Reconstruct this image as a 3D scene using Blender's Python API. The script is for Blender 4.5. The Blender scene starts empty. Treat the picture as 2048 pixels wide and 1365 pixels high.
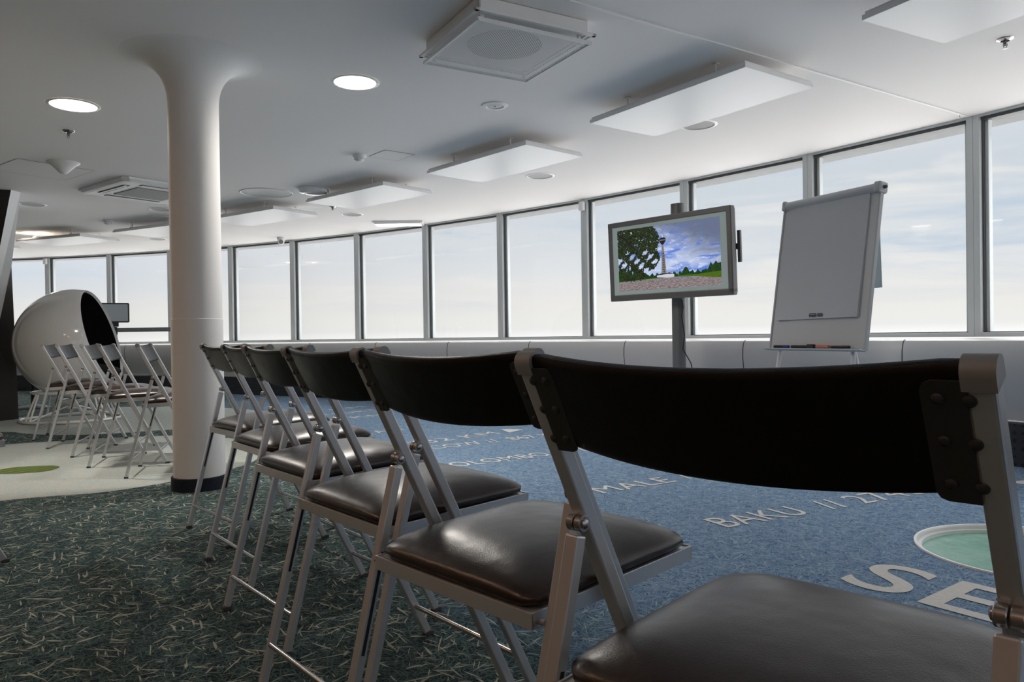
import bpy, bmesh, math, random
from mathutils import Vector, Matrix
rnd = random.Random(7)
PI = math.pi
scn = bpy.context.scene
COL = scn.collection
CH = 1.5397          # ceiling height above the eye
EYE = 0.8173
CEIL = EYE + CH      # 2.357
OC = Vector((-12.404, -4.785))   # centre of the round tower room
R = 18.793
PH0, DTH = 0.5748, 0.071083
BENCH = 0.94

# ------------------------------------------------------------------ helpers
def new_obj(name, me, parent=None):
    o = bpy.data.objects.new(name, me)
    COL.objects.link(o)
    if parent: o.parent = parent
    return o

def build(name, bm, mats, parent=None, smooth=False, loc=None, rz=None, bevel=0, angle=35):
    bmesh.ops.recalc_face_normals(bm, faces=bm.faces)
    me = bpy.data.meshes.new(name)
    if smooth:
        for f in bm.faces: f.smooth = True
        lim = math.radians(angle)
        for e in bm.edges:
            if len(e.link_faces) == 2 and e.calc_face_angle(0) > lim: e.smooth = False
    bm.to_mesh(me); bm.free()
    if not isinstance(mats, (list, tuple)): mats = [mats]
    for m in mats: me.materials.append(m)
    o = new_obj(name, me, parent)
    if loc: o.location = loc
    if rz is not None: o.rotation_euler = (0, 0, rz)
    if bevel:
        b = o.modifiers.new('bevel', 'BEVEL'); b.width = bevel; b.segments = 2; b.limit_method = 'ANGLE'; b.angle_limit = math.radians(40)
    return o

def tag(o, label, cat, group=None, kind=None):
    o['label'] = label; o['category'] = cat
    if group: o['group'] = group
    if kind: o['kind'] = kind
    return o

def empty(name, loc, rz=0):
    o = bpy.data.objects.new(name, None); COL.objects.link(o)
    o.location = loc; o.rotation_euler = (0, 0, rz); o.empty_display_size = .1
    return o

def struct(o):
    o['kind'] = 'structure'; return o

def box(bm, c, s, M=None, mi=0):
    r = bmesh.ops.create_cube(bm, size=1)
    vs = r['verts']
    for v in vs:
        v.co = Vector((v.co.x * s[0], v.co.y * s[1], v.co.z * s[2])) + Vector(c)
        if M: v.co = M @ v.co
    for f in {f for v in vs for f in v.link_faces}: f.material_index = mi
    return vs

def frame_of(d, up=Vector((0, 0, 1))):
    d = d.normalized()
    if abs(d.dot(up)) > .999: up = Vector((0, 1, 0))
    x = up.cross(d).normalized(); y = d.cross(x)
    return x, y

def bar(bm, a, b, w, h, xdir=Vector((1, 0, 0)), mi=0):
    """rectangular bar from a to b; w along xdir, h across; ends cut perpendicular"""
    a, b = Vector(a), Vector(b); d = (b - a).normalized()
    x = (xdir - d * xdir.dot(d)).normalized(); y = d.cross(x)
    L = []
    for p in (a, b):
        L.append([bm.verts.new(p + x * sx * w / 2 + y * sy * h / 2) for sx, sy in ((-1, -1), (1, -1), (1, 1), (-1, 1))])
    fs = [bm.faces.new(L[0][::-1]), bm.faces.new(L[1])]
    for i in range(4): fs.append(bm.faces.new((L[0][i], L[0][(i + 1) % 4], L[1][(i + 1) % 4], L[1][i])))
    for f in fs: f.material_index = mi

def tube(bm, pts, r, n=12, mi=0, closed=False, caps=True):
    pts = [Vector(p) for p in pts]; rings = []
    m = len(pts); px = None
    for i, p in enumerate(pts):
        if closed: d = pts[(i + 1) % m] - pts[i - 1]
        else: d = pts[min(i + 1, m - 1)] - pts[max(i - 1, 0)]
        d.normalize()
        if px is None: x, y = frame_of(d)
        else:
            x = (px - d * px.dot(d)).normalized(); y = d.cross(x)
        px = x
        rr = r[i] if isinstance(r, (list, tuple)) else r
        rings.append([bm.verts.new(p + (x * math.cos(2 * PI * k / n) + y * math.sin(2 * PI * k / n)) * rr) for k in range(n)])
    rng = range(m) if closed else range(m - 1)
    for i in rng:
        A, B = rings[i], rings[(i + 1) % m]
        for k in range(n):
            f = bm.faces.new((A[k], A[(k + 1) % n], B[(k + 1) % n], B[k])); f.material_index = mi
    if not closed and caps:
        bm.faces.new(rings[0][::-1]).material_index = mi
        bm.faces.new(rings[-1]).material_index = mi

def lathe(bm, prof, n=48, c=(0, 0, 0), mi=0, axis=None, cap=True):
    """prof: list of (r, z)"""
    c = Vector(c); rings = []
    if axis is None: X, Y, Z = Vector((1, 0, 0)), Vector((0, 1, 0)), Vector((0, 0, 1))
    else:
        Z = Vector(axis).normalized(); X, Y = frame_of(Z)
    for r, z in prof:
        if r < 1e-6: rings.append([bm.verts.new(c + Z * z)])
        else: rings.append([bm.verts.new(c + (X * math.cos(2 * PI * k / n) + Y * math.sin(2 * PI * k / n)) * r + Z * z) for k in range(n)])
    for A, B in zip(rings, rings[1:]):
        for k in range(n):
            a = A[k % len(A)]; a2 = A[(k + 1) % len(A)]; b = B[k % len(B)]; b2 = B[(k + 1) % len(B)]
            vs = []
            for v in (a, a2, b2, b):
                if v not in vs: vs.append(v)
            if len(vs) > 2: bm.faces.new(vs).material_index = mi
    if cap:
        if len(rings[0]) > 2: bm.faces.new(rings[0][::-1]).material_index = mi
        if len(rings[-1]) > 2: bm.faces.new(rings[-1]).material_index = mi

def polar(rad, az, z=0.0):
    return Vector((OC.x + rad * math.cos(az), OC.y + rad * math.sin(az), z))

def poly(bm, pts, z=None, mi=0):
    vs = [bm.verts.new(Vector((p[0], p[1], z)) if z is not None else Vector(p)) for p in pts]
    f = bm.faces.new(vs); f.material_index = mi
    return f

# ------------------------------------------------------------------ materials
def mat(name, col=(.8, .8, .8), rough=.5, metal=0., spec=.5, emit=None, es=0., coat=0.):
    m = bpy.data.materials.new(name); m.use_nodes = True
    b = m.node_tree.nodes['Principled BSDF']
    b.inputs['Base Color'].default_value = (*col, 1)
    b.inputs['Roughness'].default_value = rough
    b.inputs['Metallic'].default_value = metal
    b.inputs['Specular IOR Level'].default_value = spec
    b.inputs['Coat Weight'].default_value = coat
    if emit: b.inputs['Emission Color'].default_value = (*emit, 1); b.inputs['Emission Strength'].default_value = es
    return m

class NT:
    def __init__(s, m): s.t = m.node_tree; s.n = s.t.nodes; s.l = s.t.links
    def node(s, ty, **k):
        n = s.n.new(ty)
        for a, v in k.items(): setattr(n, a, v)
        return n
    def link(s, a, b): s.l.new(a, b)
    def math(s, op, a, b=None, c=None, clamp=False):
        n = s.n.new('ShaderNodeMath'); n.operation = op; n.use_clamp = clamp
        for i, v in enumerate((a, b, c)):
            if v is None: continue
            if isinstance(v, (int, float)): n.inputs[i].default_value = v
            else: s.l.new(v, n.inputs[i])
        return n.outputs[0]
    def mix(s, f, a, b, ty='MIX'):
        n = s.n.new('ShaderNodeMix'); n.data_type = 'RGBA'; n.blend_type = ty
        for i, v in ((0, f), (6, a), (7, b)):
            if isinstance(v, (int, float)): n.inputs[i].default_value = v
            elif isinstance(v, tuple): n.inputs[i].default_value = (*v, 1)
            else: s.l.new(v, n.inputs[i])
        return n.outputs[2]
    def noise(s, vec, scale, detail=2, rough=.5, dist=0.):
        n = s.n.new('ShaderNodeTexNoise'); n.inputs['Scale'].default_value = scale
        n.inputs['Detail'].default_value = detail; n.inputs['Roughness'].default_value = rough; n.inputs['Distortion'].default_value = dist
        if vec is not None: s.l.new(vec, n.inputs['Vector'])
        return n.outputs['Fac']
    def mapping(s, vec, rot=(0, 0, 0), scale=(1, 1, 1), loc=(0, 0, 0)):
        n = s.n.new('ShaderNodeMapping'); n.inputs['Rotation'].default_value = rot; n.inputs['Scale'].default_value = scale; n.inputs['Location'].default_value = loc
        s.l.new(vec, n.inputs['Vector']); return n.outputs[0]
    def ss(s, v, a, b):
        n = s.n.new('ShaderNodeMapRange'); n.interpolation_type = 'SMOOTHSTEP'
        n.inputs[1].default_value = a; n.inputs[2].default_value = b
        s.l.new(v, n.inputs[0]); return n.outputs[0]
    def bump(s, h, strength, dist, bsdf):
        n = s.n.new('ShaderNodeBump'); n.inputs['Strength'].default_value = strength; n.inputs['Distance'].default_value = dist
        s.l.new(h, n.inputs['Height']); s.l.new(n.outputs[0], bsdf.inputs['Normal'])

def noisy(m, scale=6, amt=.08, rough_amt=0., bump=0., bscale=200, bdist=.0005):
    """gentle procedural colour variation"""
    t = NT(m); b = t.n['Principled BSDF']
    co = t.node('ShaderNodeTexCoord').outputs['Object']
    c = tuple(b.inputs['Base Color'].default_value[:3])
    f = t.noise(co, scale, 4, .6)
    t.link(t.mix(f, tuple(x * (1 - amt) for x in c), tuple(min(1, x * (1 + amt)) for x in c)), b.inputs['Base Color'])
    if rough_amt:
        r = b.inputs['Roughness'].default_value
        t.link(t.math('ADD', t.math('MULTIPLY', t.noise(co, scale * 3, 5, .6), rough_amt), r - rough_amt / 2), b.inputs['Roughness'])
    if bump:
        t.bump(t.noise(co, bscale, 3, .6), bump, bdist, b)
    return m

M = {}
M['ceil'] = noisy(mat('ceiling paint', (.87, .85, .84), .75, spec=.2), 1.2, .015)
M['white'] = noisy(mat('white painted metal', (.80, .80, .80), .45), 2, .02)
M['panelw'] = noisy(mat('white panel', (.86, .86, .86), .38), 2, .02)
M['column'] = noisy(mat('column paint', (.84, .83, .82), .6, spec=.3), 3, .03, bump=.15, bscale=40, bdist=.001)
M['alu'] = noisy(mat('window aluminium', (.56, .59, .60), .4, metal=.15), 4, .05)
M['aludark'] = mat('window gasket', (.07, .075, .08), .5)
M['wallw'] = noisy(mat('bench cladding', (.75, .73, .72), .35), 1, .02)
M['silver'] = noisy(mat('satin silver tube', (.60, .61, .63), .30, metal=.55), 12, .06, .08)
M['chrome'] = noisy(mat('steel rung', (.55, .53, .52), .2, metal=1), 20, .05, .08)
M['steeld'] = noisy(mat('dark bracket steel', (.045, .048, .05), .42, metal=.3), 10, .1)
M['screw'] = mat('screw steel', (.10, .10, .11), .35, metal=.8)
M['black'] = mat('black plastic', (.012, .012, .013), .45)
M['rubber'] = noisy(mat('grey rubber', (.05, .05, .05), .7), 30, .1)
def leather(name, col, rough, spec, coat=0.):
    m = mat(name, col, rough, spec=spec); t = NT(m); b = t.n['Principled BSDF']
    co = t.node('ShaderNodeTexCoord').outputs['Object']
    f = t.noise(co, 9, 4, .6)
    t.link(t.mix(f, tuple(x * .8 for x in col), tuple(x * 1.25 for x in col)), b.inputs['Base Color'])
    t.link(t.math('ADD', t.math('MULTIPLY', t.noise(co, 14, 5, .6), .14), rough - .07), b.inputs['Roughness'])
    h = t.math('ADD', t.math('MULTIPLY', t.noise(co, 420, 2, .5), .35), t.math('MULTIPLY', t.noise(co, 11, 2, .5), 4.))
    t.bump(h, .5, .0016, b)
    b.inputs['Coat Weight'].default_value = coat; b.inputs['Coat Roughness'].default_value = .22
    return m
M['seat'] = leather('seat leather', (.022, .010, .005), .31, .6, .15)
M['back'] = leather('backrest leather', (.0045, .0035, .0035), .35, .30)
M['glass'] = None
m = bpy.data.materials.new('window glass'); m.use_nodes = True; t = NT(m)
t.n.remove(t.n['Principled BSDF'])
tr = t.node('ShaderNodeBsdfTransparent'); tr.inputs[0].default_value = (.985, .99, .99, 1)
gl = t.node('ShaderNodeBsdfGlossy'); gl.inputs['Roughness'].default_value = .02
lw = t.node('ShaderNodeFresnel'); lw.inputs[0].default_value = 1.35
mx = t.node('ShaderNodeMixShader')
t.link(t.math('MULTIPLY', lw.outputs[0], .6), mx.inputs[0]); t.link(tr.outputs[0], mx.inputs[1]); t.link(gl.outputs[0], mx.inputs[2])
t.link(mx.outputs[0], t.n['Material Output'].inputs[0]); M['glass'] = m
M['eave'] = noisy(mat('outside eave concrete', (.16, .165, .17), .8), 12, .25)

# carpet ------------------------------------------------------------
def carpet(name, kind):
    m = mat(name, rough=.95, spec=.1); t = NT(m); b = t.n['Principled BSDF']
    tc = t.node('ShaderNodeTexCoord'); co = tc.outputs['Object']
    wob = t.noise(co, 3, 2)
    def strokes(rots, sx, sy, th, soft, seed):
        acc = None
        for i, a in enumerate(rots):
            v = t.mapping(t.mapping(co, rot=(0, 0, a)), scale=(sx, sy, 1), loc=(seed * 3.1 + i * 7.7, i * 3.3, 0))
            f = t.ss(t.noise(v, 1, 1.5, .5, .35), th, th + soft)
            acc = f if acc is None else t.math('MAXIMUM', acc, f)
        return acc
    fine = t.noise(co, 900, 2, .6)
    mot = t.noise(co, 26, 4, .65)
    rots = [.1, .62, 1.05, 1.6, 2.15, 2.7]
    if kind == 'dark':
        s1 = strokes(rots, 9, 85, .665, .03, 1)
        s2 = strokes([r + .3 for r in rots], 17, 170, .595, .05, 2)
        s3 = strokes([r + .15 for r in rots], 28, 260, .58, .08, 3)
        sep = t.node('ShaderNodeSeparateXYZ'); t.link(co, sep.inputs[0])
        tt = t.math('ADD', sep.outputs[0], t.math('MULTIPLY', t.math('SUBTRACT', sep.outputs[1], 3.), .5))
        z = t.ss(t.math('ADD', tt, t.math('MULTIPLY', t.math('SUBTRACT', wob, .5), .5)), -.75, .25)  # darker teal towards the left paints in the weaker window light there
        base_dim = t.mix(t.ss(mot, .35, .65), (.004, .012, .022), (.011, .032, .036))
        base_lit = t.mix(t.ss(mot, .35, .65), (.04, .10, .24), (.12, .26, .46))
        base = t.mix(z, base_dim, base_lit)
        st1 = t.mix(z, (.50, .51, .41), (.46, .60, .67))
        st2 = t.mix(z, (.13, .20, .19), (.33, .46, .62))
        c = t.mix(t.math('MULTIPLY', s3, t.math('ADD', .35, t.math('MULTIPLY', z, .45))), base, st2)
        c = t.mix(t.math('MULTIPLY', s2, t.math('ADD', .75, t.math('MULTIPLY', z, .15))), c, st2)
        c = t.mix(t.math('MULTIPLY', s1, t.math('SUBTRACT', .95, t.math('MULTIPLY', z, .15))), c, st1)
    elif kind == 'pale':
        s2 = strokes(rots, 14, 150, .575, .06, 5)
        s3 = strokes([r + .2 for r in rots], 22, 240, .58, .08, 6)
        c = t.mix(t.ss(t.noise(co, 8, 4, .6), .35, .65), (.46, .55, .55), (.53, .55, .50))
        c = t.mix(t.math('MULTIPLY', s3, .65), c, (.34, .47, .50))
        c = t.mix(t.math('MULTIPLY', s2, .6), c, (.66, .61, .51))
    elif kind == 'green':
        w = t.node('ShaderNodeTexWave'); w.inputs['Scale'].default_value = 4.2; w.inputs['Distortion'].default_value = .5
        t.link(t.mapping(co, rot=(0, 0, .5)), w.inputs['Vector'])
        c = t.mix(t.ss(w.outputs['Fac'], .90, .98), (.13, .18, .05), (.34, .38, .16))
        c = t.mix(t.math('MULTIPLY', mot, .4), c, (.08, .15, .03))
    elif kind == 'letter':
        c = t.mix(t.ss(t.noise(co, 60, 3, .6), .3, .7), (.88, .86, .82), (.96, .95, .92))
    c = t.mix(t.math('MULTIPLY', fine, .5), c, t.mix(.55, c, (.0, .0, .0)))
    t.link(c, b.inputs['Base Color'])
    t.bump(fine, .6, .003, b)
    return m
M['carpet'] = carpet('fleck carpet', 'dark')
M['pale'] = carpet('pale carpet inlay', 'pale')
M['green'] = carpet('green carpet inlay', 'green')
M['letter'] = carpet('letter carpet', 'letter')

# ------------------------------------------------------------------ world
w = bpy.data.worlds.new('overcast sky'); scn.world = w; w.use_nodes = True
t = NT(w); bg = t.n['Background']
tc = t.node('ShaderNodeTexCoord'); sep = t.node('ShaderNodeSeparateXYZ'); t.link(tc.outputs['Generated'], sep.inputs[0])
vz = sep.outputs[2]
ramp = t.node('ShaderNodeValToRGB'); t.link(t.math('ADD', t.math('MULTIPLY', vz, .5), .5), ramp.inputs[0])
cr = ramp.color_ramp; cr.elements[0].position = 0; cr.elements[0].color = (2.6, 2.55, 2.5, 1)
cr.elements[1].position = 1; cr.elements[1].color = (6., 5.95, 5.85, 1)
for p, c in ((.42, (2.6, 2.55, 2.5)), (.47, (1.5, 1.5, 1.48)), (.503, (.68, .675, .66)), (.52, (.67, .655, .635)), (.545, (.59, .605, .625)), (.59, (.48, .52, .565)), (.64, (.54, .56, .59)), (.70, (2.6, 2.65, 2.7)), (.80, (5., 5., 4.95))):
    e = cr.elements.new(p); e.color = (*c, 1)
v = t.mapping(tc.outputs['Generated'], scale=(1.6, 1.6, 15), loc=(.3, .1, .4))
n1 = t.noise(v, 1.7, 6, .55, .6)
v2 = t.mapping(tc.outputs['Generated'], scale=(1.2, 1.2, 9), loc=(2.3, 1.1, .4))
n2 = t.noise(v2, 2.3, 5, .55, .4)
band = t.math('MULTIPLY', t.ss(vz, .02, .08), t.math('SUBTRACT', 1., t.ss(vz, .5, .7)))
c = t.mix(t.math('MULTIPLY', band, t.ss(n1, .50, .72)), ramp.outputs[0], t.mix(.85, ramp.outputs[0], (.40, .48, .575)))
c = t.mix(t.math('MULTIPLY', t.math('MULTIPLY', band, t.ss(n2, .52, .70)), .7), c, (.70, .68, .65))
# bluer on the far left side of the view
left = t.ss(sep.outputs[0], -.25, -.6)
c = t.mix(t.math('MULTIPLY', t.math('MULTIPLY', band, left), .35), c, (.44, .54, .67))
t.link(c, bg.inputs[0]); bg.inputs[1].default_value = 1.0

# ------------------------------------------------------------------ camera
f_px, pitch, roll = 1494.9, -.0078, .01453
cam = bpy.data.cameras.new('camera'); cam.sensor_width = 36; cam.lens = f_px / 2048 * 36; cam.clip_start = .02; cam.clip_end = 500
co_ = bpy.data.objects.new('camera', cam); COL.objects.link(co_); scn.camera = co_
cp, sp, c_, s_ = math.cos(pitch), math.sin(pitch), math.cos(roll), math.sin(roll)
fw = Vector((0, cp, sp)); r0 = Vector((1, 0, 0)); u0 = Vector((0, -sp, cp))
rv = r0 * c_ - u0 * s_; uv = r0 * s_ + u0 * c_
co_.matrix_world = Matrix.Translation((0, 0, EYE)) @ Matrix((rv, uv, -fw)).transposed().to_4x4()

# ------------------------------------------------------------------ shell
def ang(i): return PH0 + i * DTH
I0, I1 = -15, 24
# glass porthole centre in the floor
PC = Vector((1.886, 2.715)); PR = .38
def ray_circle(p, d, rad):
    q = p - OC; b = q.dot(d); c = q.length_squared - rad * rad
    return -b + math.sqrt(b * b - c)
bm = bmesh.new(); inner = []; outer = []
N = 128
for k in range(N):
    d = Vector((math.cos(2 * PI * k / N), math.sin(2 * PI * k / N)))
    p = PC + d * PR; inner.append(bm.verts.new((p.x, p.y, 0)))
    q = p + d * ray_circle(p, d, R); outer.append(bm.verts.new((q.x, q.y, 0)))
for k in range(N): bm.faces.new((inner[k], inner[(k + 1) % N], outer[(k + 1) % N], outer[k]))
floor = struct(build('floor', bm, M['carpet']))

def inlay(name, pts, m, z, label):
    bm = bmesh.new(); f = poly(bm, pts, z)
    o = build(name, bm, m, floor); o['label'] = label; return o
def smooth_pts(P, n=6):
    out = []; L = len(P)
    for i in range(L):
        a, b, c, d = [Vector(P[(i + k) % L]) for k in (-1, 0, 1, 2)]
        for j in range(n):
            t_ = j / n
            out.append(.5 * ((2 * b) + (c - a) * t_ + (2 * a - 5 * b + 4 * c - d) * t_ ** 2 + (3 * b - a - 3 * c + d) * t_ ** 3))
    return out
near = [(-3.6, 3.15), (-2.65, 3.845), (-2.27, 4.002), (-2.10, 4.14), (-1.94, 4.36), (-1.84, 4.56), (-1.75, 4.80), (-1.75, 5.10), (-1.90, 5.60),
        (-2.20, 6.05), (-2.60, 6.30), (-2.891, 6.38), (-3.45, 6.27), (-3.95, 6.03), (-4.35, 5.80), (-5.2, 5.2), (-6.2, 4.2), (-5.5, 3.2)]
far = [(-2.50, 6.66), (-3.05, 6.82), (-3.55, 6.58), (-3.95, 6.52), (-4.35, 6.67), (-4.681, 6.81), (-5.6, 6.6), (-7.2, 6.2), (-7.6, 7.4), (-6.3, 8.2), (-5.42, 8.1),
       (-5.10, 8.5), (-4.882, 9.15), (-4.2, 9.3), (-3.5, 8.95), (-2.83, 8.45), (-2.35, 7.9), (-2.25, 7.2)]
inlay('carpet_inlay', smooth_pts(near), M['pale'], .0012, 'pale grey-green carpet island')
inlay('carpet_inlay', smooth_pts(far), M['pale'], .0012, 'pale carpet island behind the dark band')
gp = []
for k in range(40):
    a = 2 * PI * k / 40
    gp.append((-3.115 + .18 * math.cos(a) - .03 * math.sin(a), 4.775 + .03 * math.cos(a) + .155 * math.sin(a) * (1 + .12 * math.cos(2 * a))))
inlay('carpet_inlay', gp, M['green'], .0022, 'green striped oval')

def text(body, pos, angle, size, width=None, parent=floor, mat_=None, name='lettering', spacing=1.05, extr=.0, M4=None, bold=.0):
    cu = bpy.data.curves.new(name, 'FONT'); cu.body = body; cu.size = size / .72 if size else 1
    cu.space_character = spacing; cu.offset = bold; cu.extrude = extr
    o = bpy.data.objects.new(name, cu); COL.objects.link(o)
    dg = bpy.context.evaluated_depsgraph_get(); dg.update()
    me = bpy.data.meshes.new_from_object(o.evaluated_get(dg))
    xs = [v.co.x for v in me.vertices]; wd = max(xs) - min(xs); x0 = min(xs)
    k = width / wd if width else 1
    for v in me.vertices: v.co.x = (v.co.x - x0) * k
    bpy.data.objects.remove(o); bpy.data.curves.remove(cu)
    tb = bmesh.new(); tb.from_mesh(me); bmesh.ops.remove_doubles(tb, verts=tb.verts, dist=1e-4)
    bmesh.ops.dissolve_degenerate(tb, edges=tb.edges, dist=1e-4)
    for f in tb.faces:
        f.smooth = False
        if f.normal.z < 0: f.normal_flip()
    tb.to_mesh(me); tb.free()
    me.materials.clear(); me.materials.append(mat_ or M['letter'])
    ob = new_obj(name, me, parent)
    if M4 is not None: ob.matrix_local = M4
    else: ob.location = pos; ob.rotation_euler = (0, 0, angle)
    return ob
D = math.radians
def ftext(body, x, y, a, h, w, bold=0.):
    o = text(body, (x, y, .0022), D(a), h, w, bold=bold); return o
ftext('BAKU', .89, 3.112, 27.3, .166, .49)
ftext('// 2743 KM', 1.455, 3.405, 27.3, .166, 1.10)
ftext('MALE', .459, 3.817, 32.5, .155, .52)
ftext('//  7212 KM', .982, 4.150, 32.5, .155, 1.02)
ftext('COLOMBO', -.46, 4.58, 32.6, .168, .86)
ftext('//  6970 KM', .50, 5.195, 32.6, .168, 1.05)
ftext('MOSCOW //  867 KM', -.86, 5.18, 35.7, .165, 1.62)
ftext('4232 KM', -.86, 5.51, 42.5, .165, 1.03)
ftext('YEREVAN //', -1.55, 5.90, 48, .16, 1.10)
ftext('10 KM', -1.86, 7.30, 42, .16, .75)
ftext('NORTH', -1.95, 7.85, 46, .16, .85)
ftext('KM //', -2.0, 8.4, 50, .16, .8)
ftext('SEOUL', 1.05, 2.442, -54, .315, 1.52, bold=.004)
for tri in (((-.111, 6.50), (-.036, 6.258), (.088, 6.443)), ((2.62, 3.95), (2.66, 3.86), (2.86, 4.03))):
    inlay('arrow_mark', tri, M['letter'], .0022, 'cream triangle woven in the carpet')

# ceiling
bm = bmesh.new(); ring = []
ang_list = [ang(I0) + (ang(I1) - ang(I0)) * k / 120 for k in range(121)]
NC = 120
a_ = [bm.verts.new(polar(R + .02, 2 * PI * k / NC, CEIL)) for k in range(NC)]
b_ = [bm.verts.new(polar(R + .02, 2 * PI * k / NC, CEIL + .25)) for k in range(NC)]
bm.faces.new(a_); bm.faces.new(b_[::-1])
for k in range(NC): bm.faces.new((a_[k], a_[(k + 1) % NC], b_[(k + 1) % NC], b_[k]))
ceiling = struct(build('ceiling', bm, M['ceil']))
# underside slab below the floor so nothing leaks in
M['slab'] = noisy(mat('screed', (.3, .3, .3), .9), 3, .1)

# central shaft wall and closing walls
M['core'] = noisy(mat('end wall paint', (.55, .54, .53), .6), 2, .05)
M['timber'] = noisy(mat('added warm cladding', (.22, .13, .08), .5), 3, .25)  # timber tone made up to give the chairs warm reflections
bm = bmesh.new()
n = 72; L0 = [bm.verts.new(polar(10.8, 2 * PI * k / n, 0)) for k in range(n)]; L1 = [bm.verts.new(polar(10.8, 2 * PI * k / n, CEIL)) for k in range(n)]
for k in range(n): bm.faces.new((L0[k], L0[(k + 1) % n], L1[(k + 1) % n], L1[k]))
struct(build('wall_core', bm, M['timber'], smooth=True))
def radial_wall(name, az):
    bm = bmesh.new(); a = polar(10.8, az); b = polar(R, az); d = (b - a)
    mid = (a + b) / 2; Mx = Matrix.Translation(mid) @ Matrix.Rotation(az, 4, 'Z')
    box(bm, (0, 0, CEIL / 2), (d.length, .12, CEIL), Mx)
    return struct(build(name, bm, M['core']))
radial_wall('wall_back', ang(I0) - .012)
radial_wall('wall_left', ang(I1) + .012)

# window ring -------------------------------------------------------
SILL = .757
for n_, i in enumerate(range(I0, I1)):
    a0, a1 = polar(R, ang(i)), polar(R, ang(i + 1))
    mid = (a0 + a1) / 2; d = (a1 - a0); w_ = d.length; yaw = math.atan2(d.y, d.x)
    root = struct(empty('window_%d' % (n_ + 1), (mid.x, mid.y, SILL), yaw))
    H = CEIL - SILL
    # local: x along the wall, -y?? : room side found below
    inn = (OC - Vector((mid.x, mid.y))).normalized(); ly = Vector((-math.sin(yaw), math.cos(yaw)))
    s = 1 if inn.dot(ly) > 0 else -1       # +s*y points into the room
    bm = bmesh.new(); fw_ = .044; dp = .07
    for sx in (-1, 1): box(bm, (sx * (w_ / 2 - fw_ / 2 - .001), -s * .02, H / 2), (fw_, dp, H))
    box(bm, (0, -s * .02, .016), (w_ - 2 * fw_, dp, .032)); box(bm, (0, -s * .02, H - .008), (w_ - 2 * fw_, dp, .016))
    build('window_frame', bm, M['alu'], root, bevel=.002)
    bm = bmesh.new(); g_ = .012
    for sx in (-1, 1): box(bm, (sx * (w_ / 2 - fw_ - g_ / 2), -s * .035, H / 2), (g_, .03, H - .05))
    box(bm, (0, -s * .03, H - .028), (w_ - 2 * fw_, .04, .024)); box(bm, (0, -s * .035, .035), (w_ - 2 * fw_, .03, .006))
    build('gasket', bm, M['aludark'], root)
    bm = bmesh.new(); st = .022
    for sx in (-1, 1): box(bm, (sx * (w_ / 2 - fw_ - g_ - st / 2), -s * .07, H / 2), (st, .05, H - .03))
    build('reveal', bm, M['alu'], root)
    bm = bmesh.new()
    box(bm, (0, -s * .05, H / 2), (w_ - 2 * fw_ - .01, .006, H - .04))
    build('pane', bm, M['glass'], root)
# exterior eave and parapet outside the glass
def ring_band(name, prof, m, i0=I0, i1=I1, smooth=False, uv=False):
    bm = bmesh.new(); sub = 3; steps = (i1 - i0) * sub
    uvl = bm.loops.layers.uv.new('UVMap') if uv else None
    prev = None
    for k in range(steps + 1):
        a = ang(i0) + (ang(i1) - ang(i0)) * k / steps
        cur = [bm.verts.new(polar(R + o_, a, z)) for o_, z in prof]
        if prev:
            for j in range(len(prof) - 1):
                f = bm.faces.new((prev[j], cur[j], cur[j + 1], prev[j + 1]))
                if uv:
                    arc0 = (a - (ang(i1) - ang(i0)) / steps) * R; arc1 = a * R
                    for lp, (uu, vv) in zip(f.loops, ((arc0, prof[j][1]), (arc1, prof[j][1]), (arc1, prof[j + 1][1]), (arc0, prof[j + 1][1]))): lp[uvl].uv = (uu, vv)
        prev = cur
    return struct(build(name, bm, m, smooth=smooth))
ring_band('trim_1', [(.06, CEIL - .035), (.30, CEIL - .035), (.30, CEIL + .2), (.06, CEIL + .2)], M['eave'])
ring_band('trim_2', [(.09, .70), (.30, .68), (.30, .2), (.09, .2), (.09, .70)], M['eave'])
# bench: ledge, bulged front, one cladding panel per bay
def bench_prof():
    P = [(.04, SILL - .008), (-BENCH + .015, SILL - .008)]
    P += [(-BENCH, SILL - .014), (-BENCH - .012, SILL - .035), (-BENCH - .022, SILL - .08), (-BENCH - .024, SILL - .14), (-BENCH - .012, SILL - .24),
          (-BENCH + .02, SILL - .34), (-BENCH + .06, SILL - .44), (-BENCH + .075, .265)]
    return P
ring_band('wall_windows', bench_prof(), M['wallw'], smooth=True)
ring_band('baseboard_windows', [(-BENCH + .045, .268), (-BENCH + .04, .268), (-BENCH + .04, .252), (-BENCH + .08, .252)], M['alu'])
m = mat('perforated kick board', (.035, .037, .045), .45); t = NT(m); b = t.n['Principled BSDF']
uvn = t.node('ShaderNodeTexCoord').outputs['UV']; sx_ = t.node('ShaderNodeSeparateXYZ'); t.link(uvn, sx_.inputs[0])
cell = .047
ux = t.math('DIVIDE', sx_.outputs[0], cell); uy = t.math('DIVIDE', t.math('ADD', sx_.outputs[1], .012), cell)
fx = t.math('SUBTRACT', t.math('FRACT', ux), .5); fy = t.math('SUBTRACT', t.math('FRACT', uy), .5)
dist = t.math('SQRT', t.math('ADD', t.math('MULTIPLY', fx, fx), t.math('MULTIPLY', fy, fy)))
wn = t.node('ShaderNodeTexWhiteNoise'); wn.noise_dimensions = '2D'
cv = t.node('ShaderNodeCombineXYZ'); t.link(t.math('FLOOR', ux), cv.inputs[0]); t.link(t.math('FLOOR', uy), cv.inputs[1]); t.link(cv.outputs[0], wn.inputs['Vector'])
rad_ = t.math('ADD', .05, t.math('MULTIPLY', wn.outputs['Value'], .24))
hole = t.math('LESS_THAN', dist, rad_)
seam = t.math('LESS_THAN', t.math('FRACT', t.math('DIVIDE', sx_.outputs[0], R * DTH)), .006)
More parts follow.
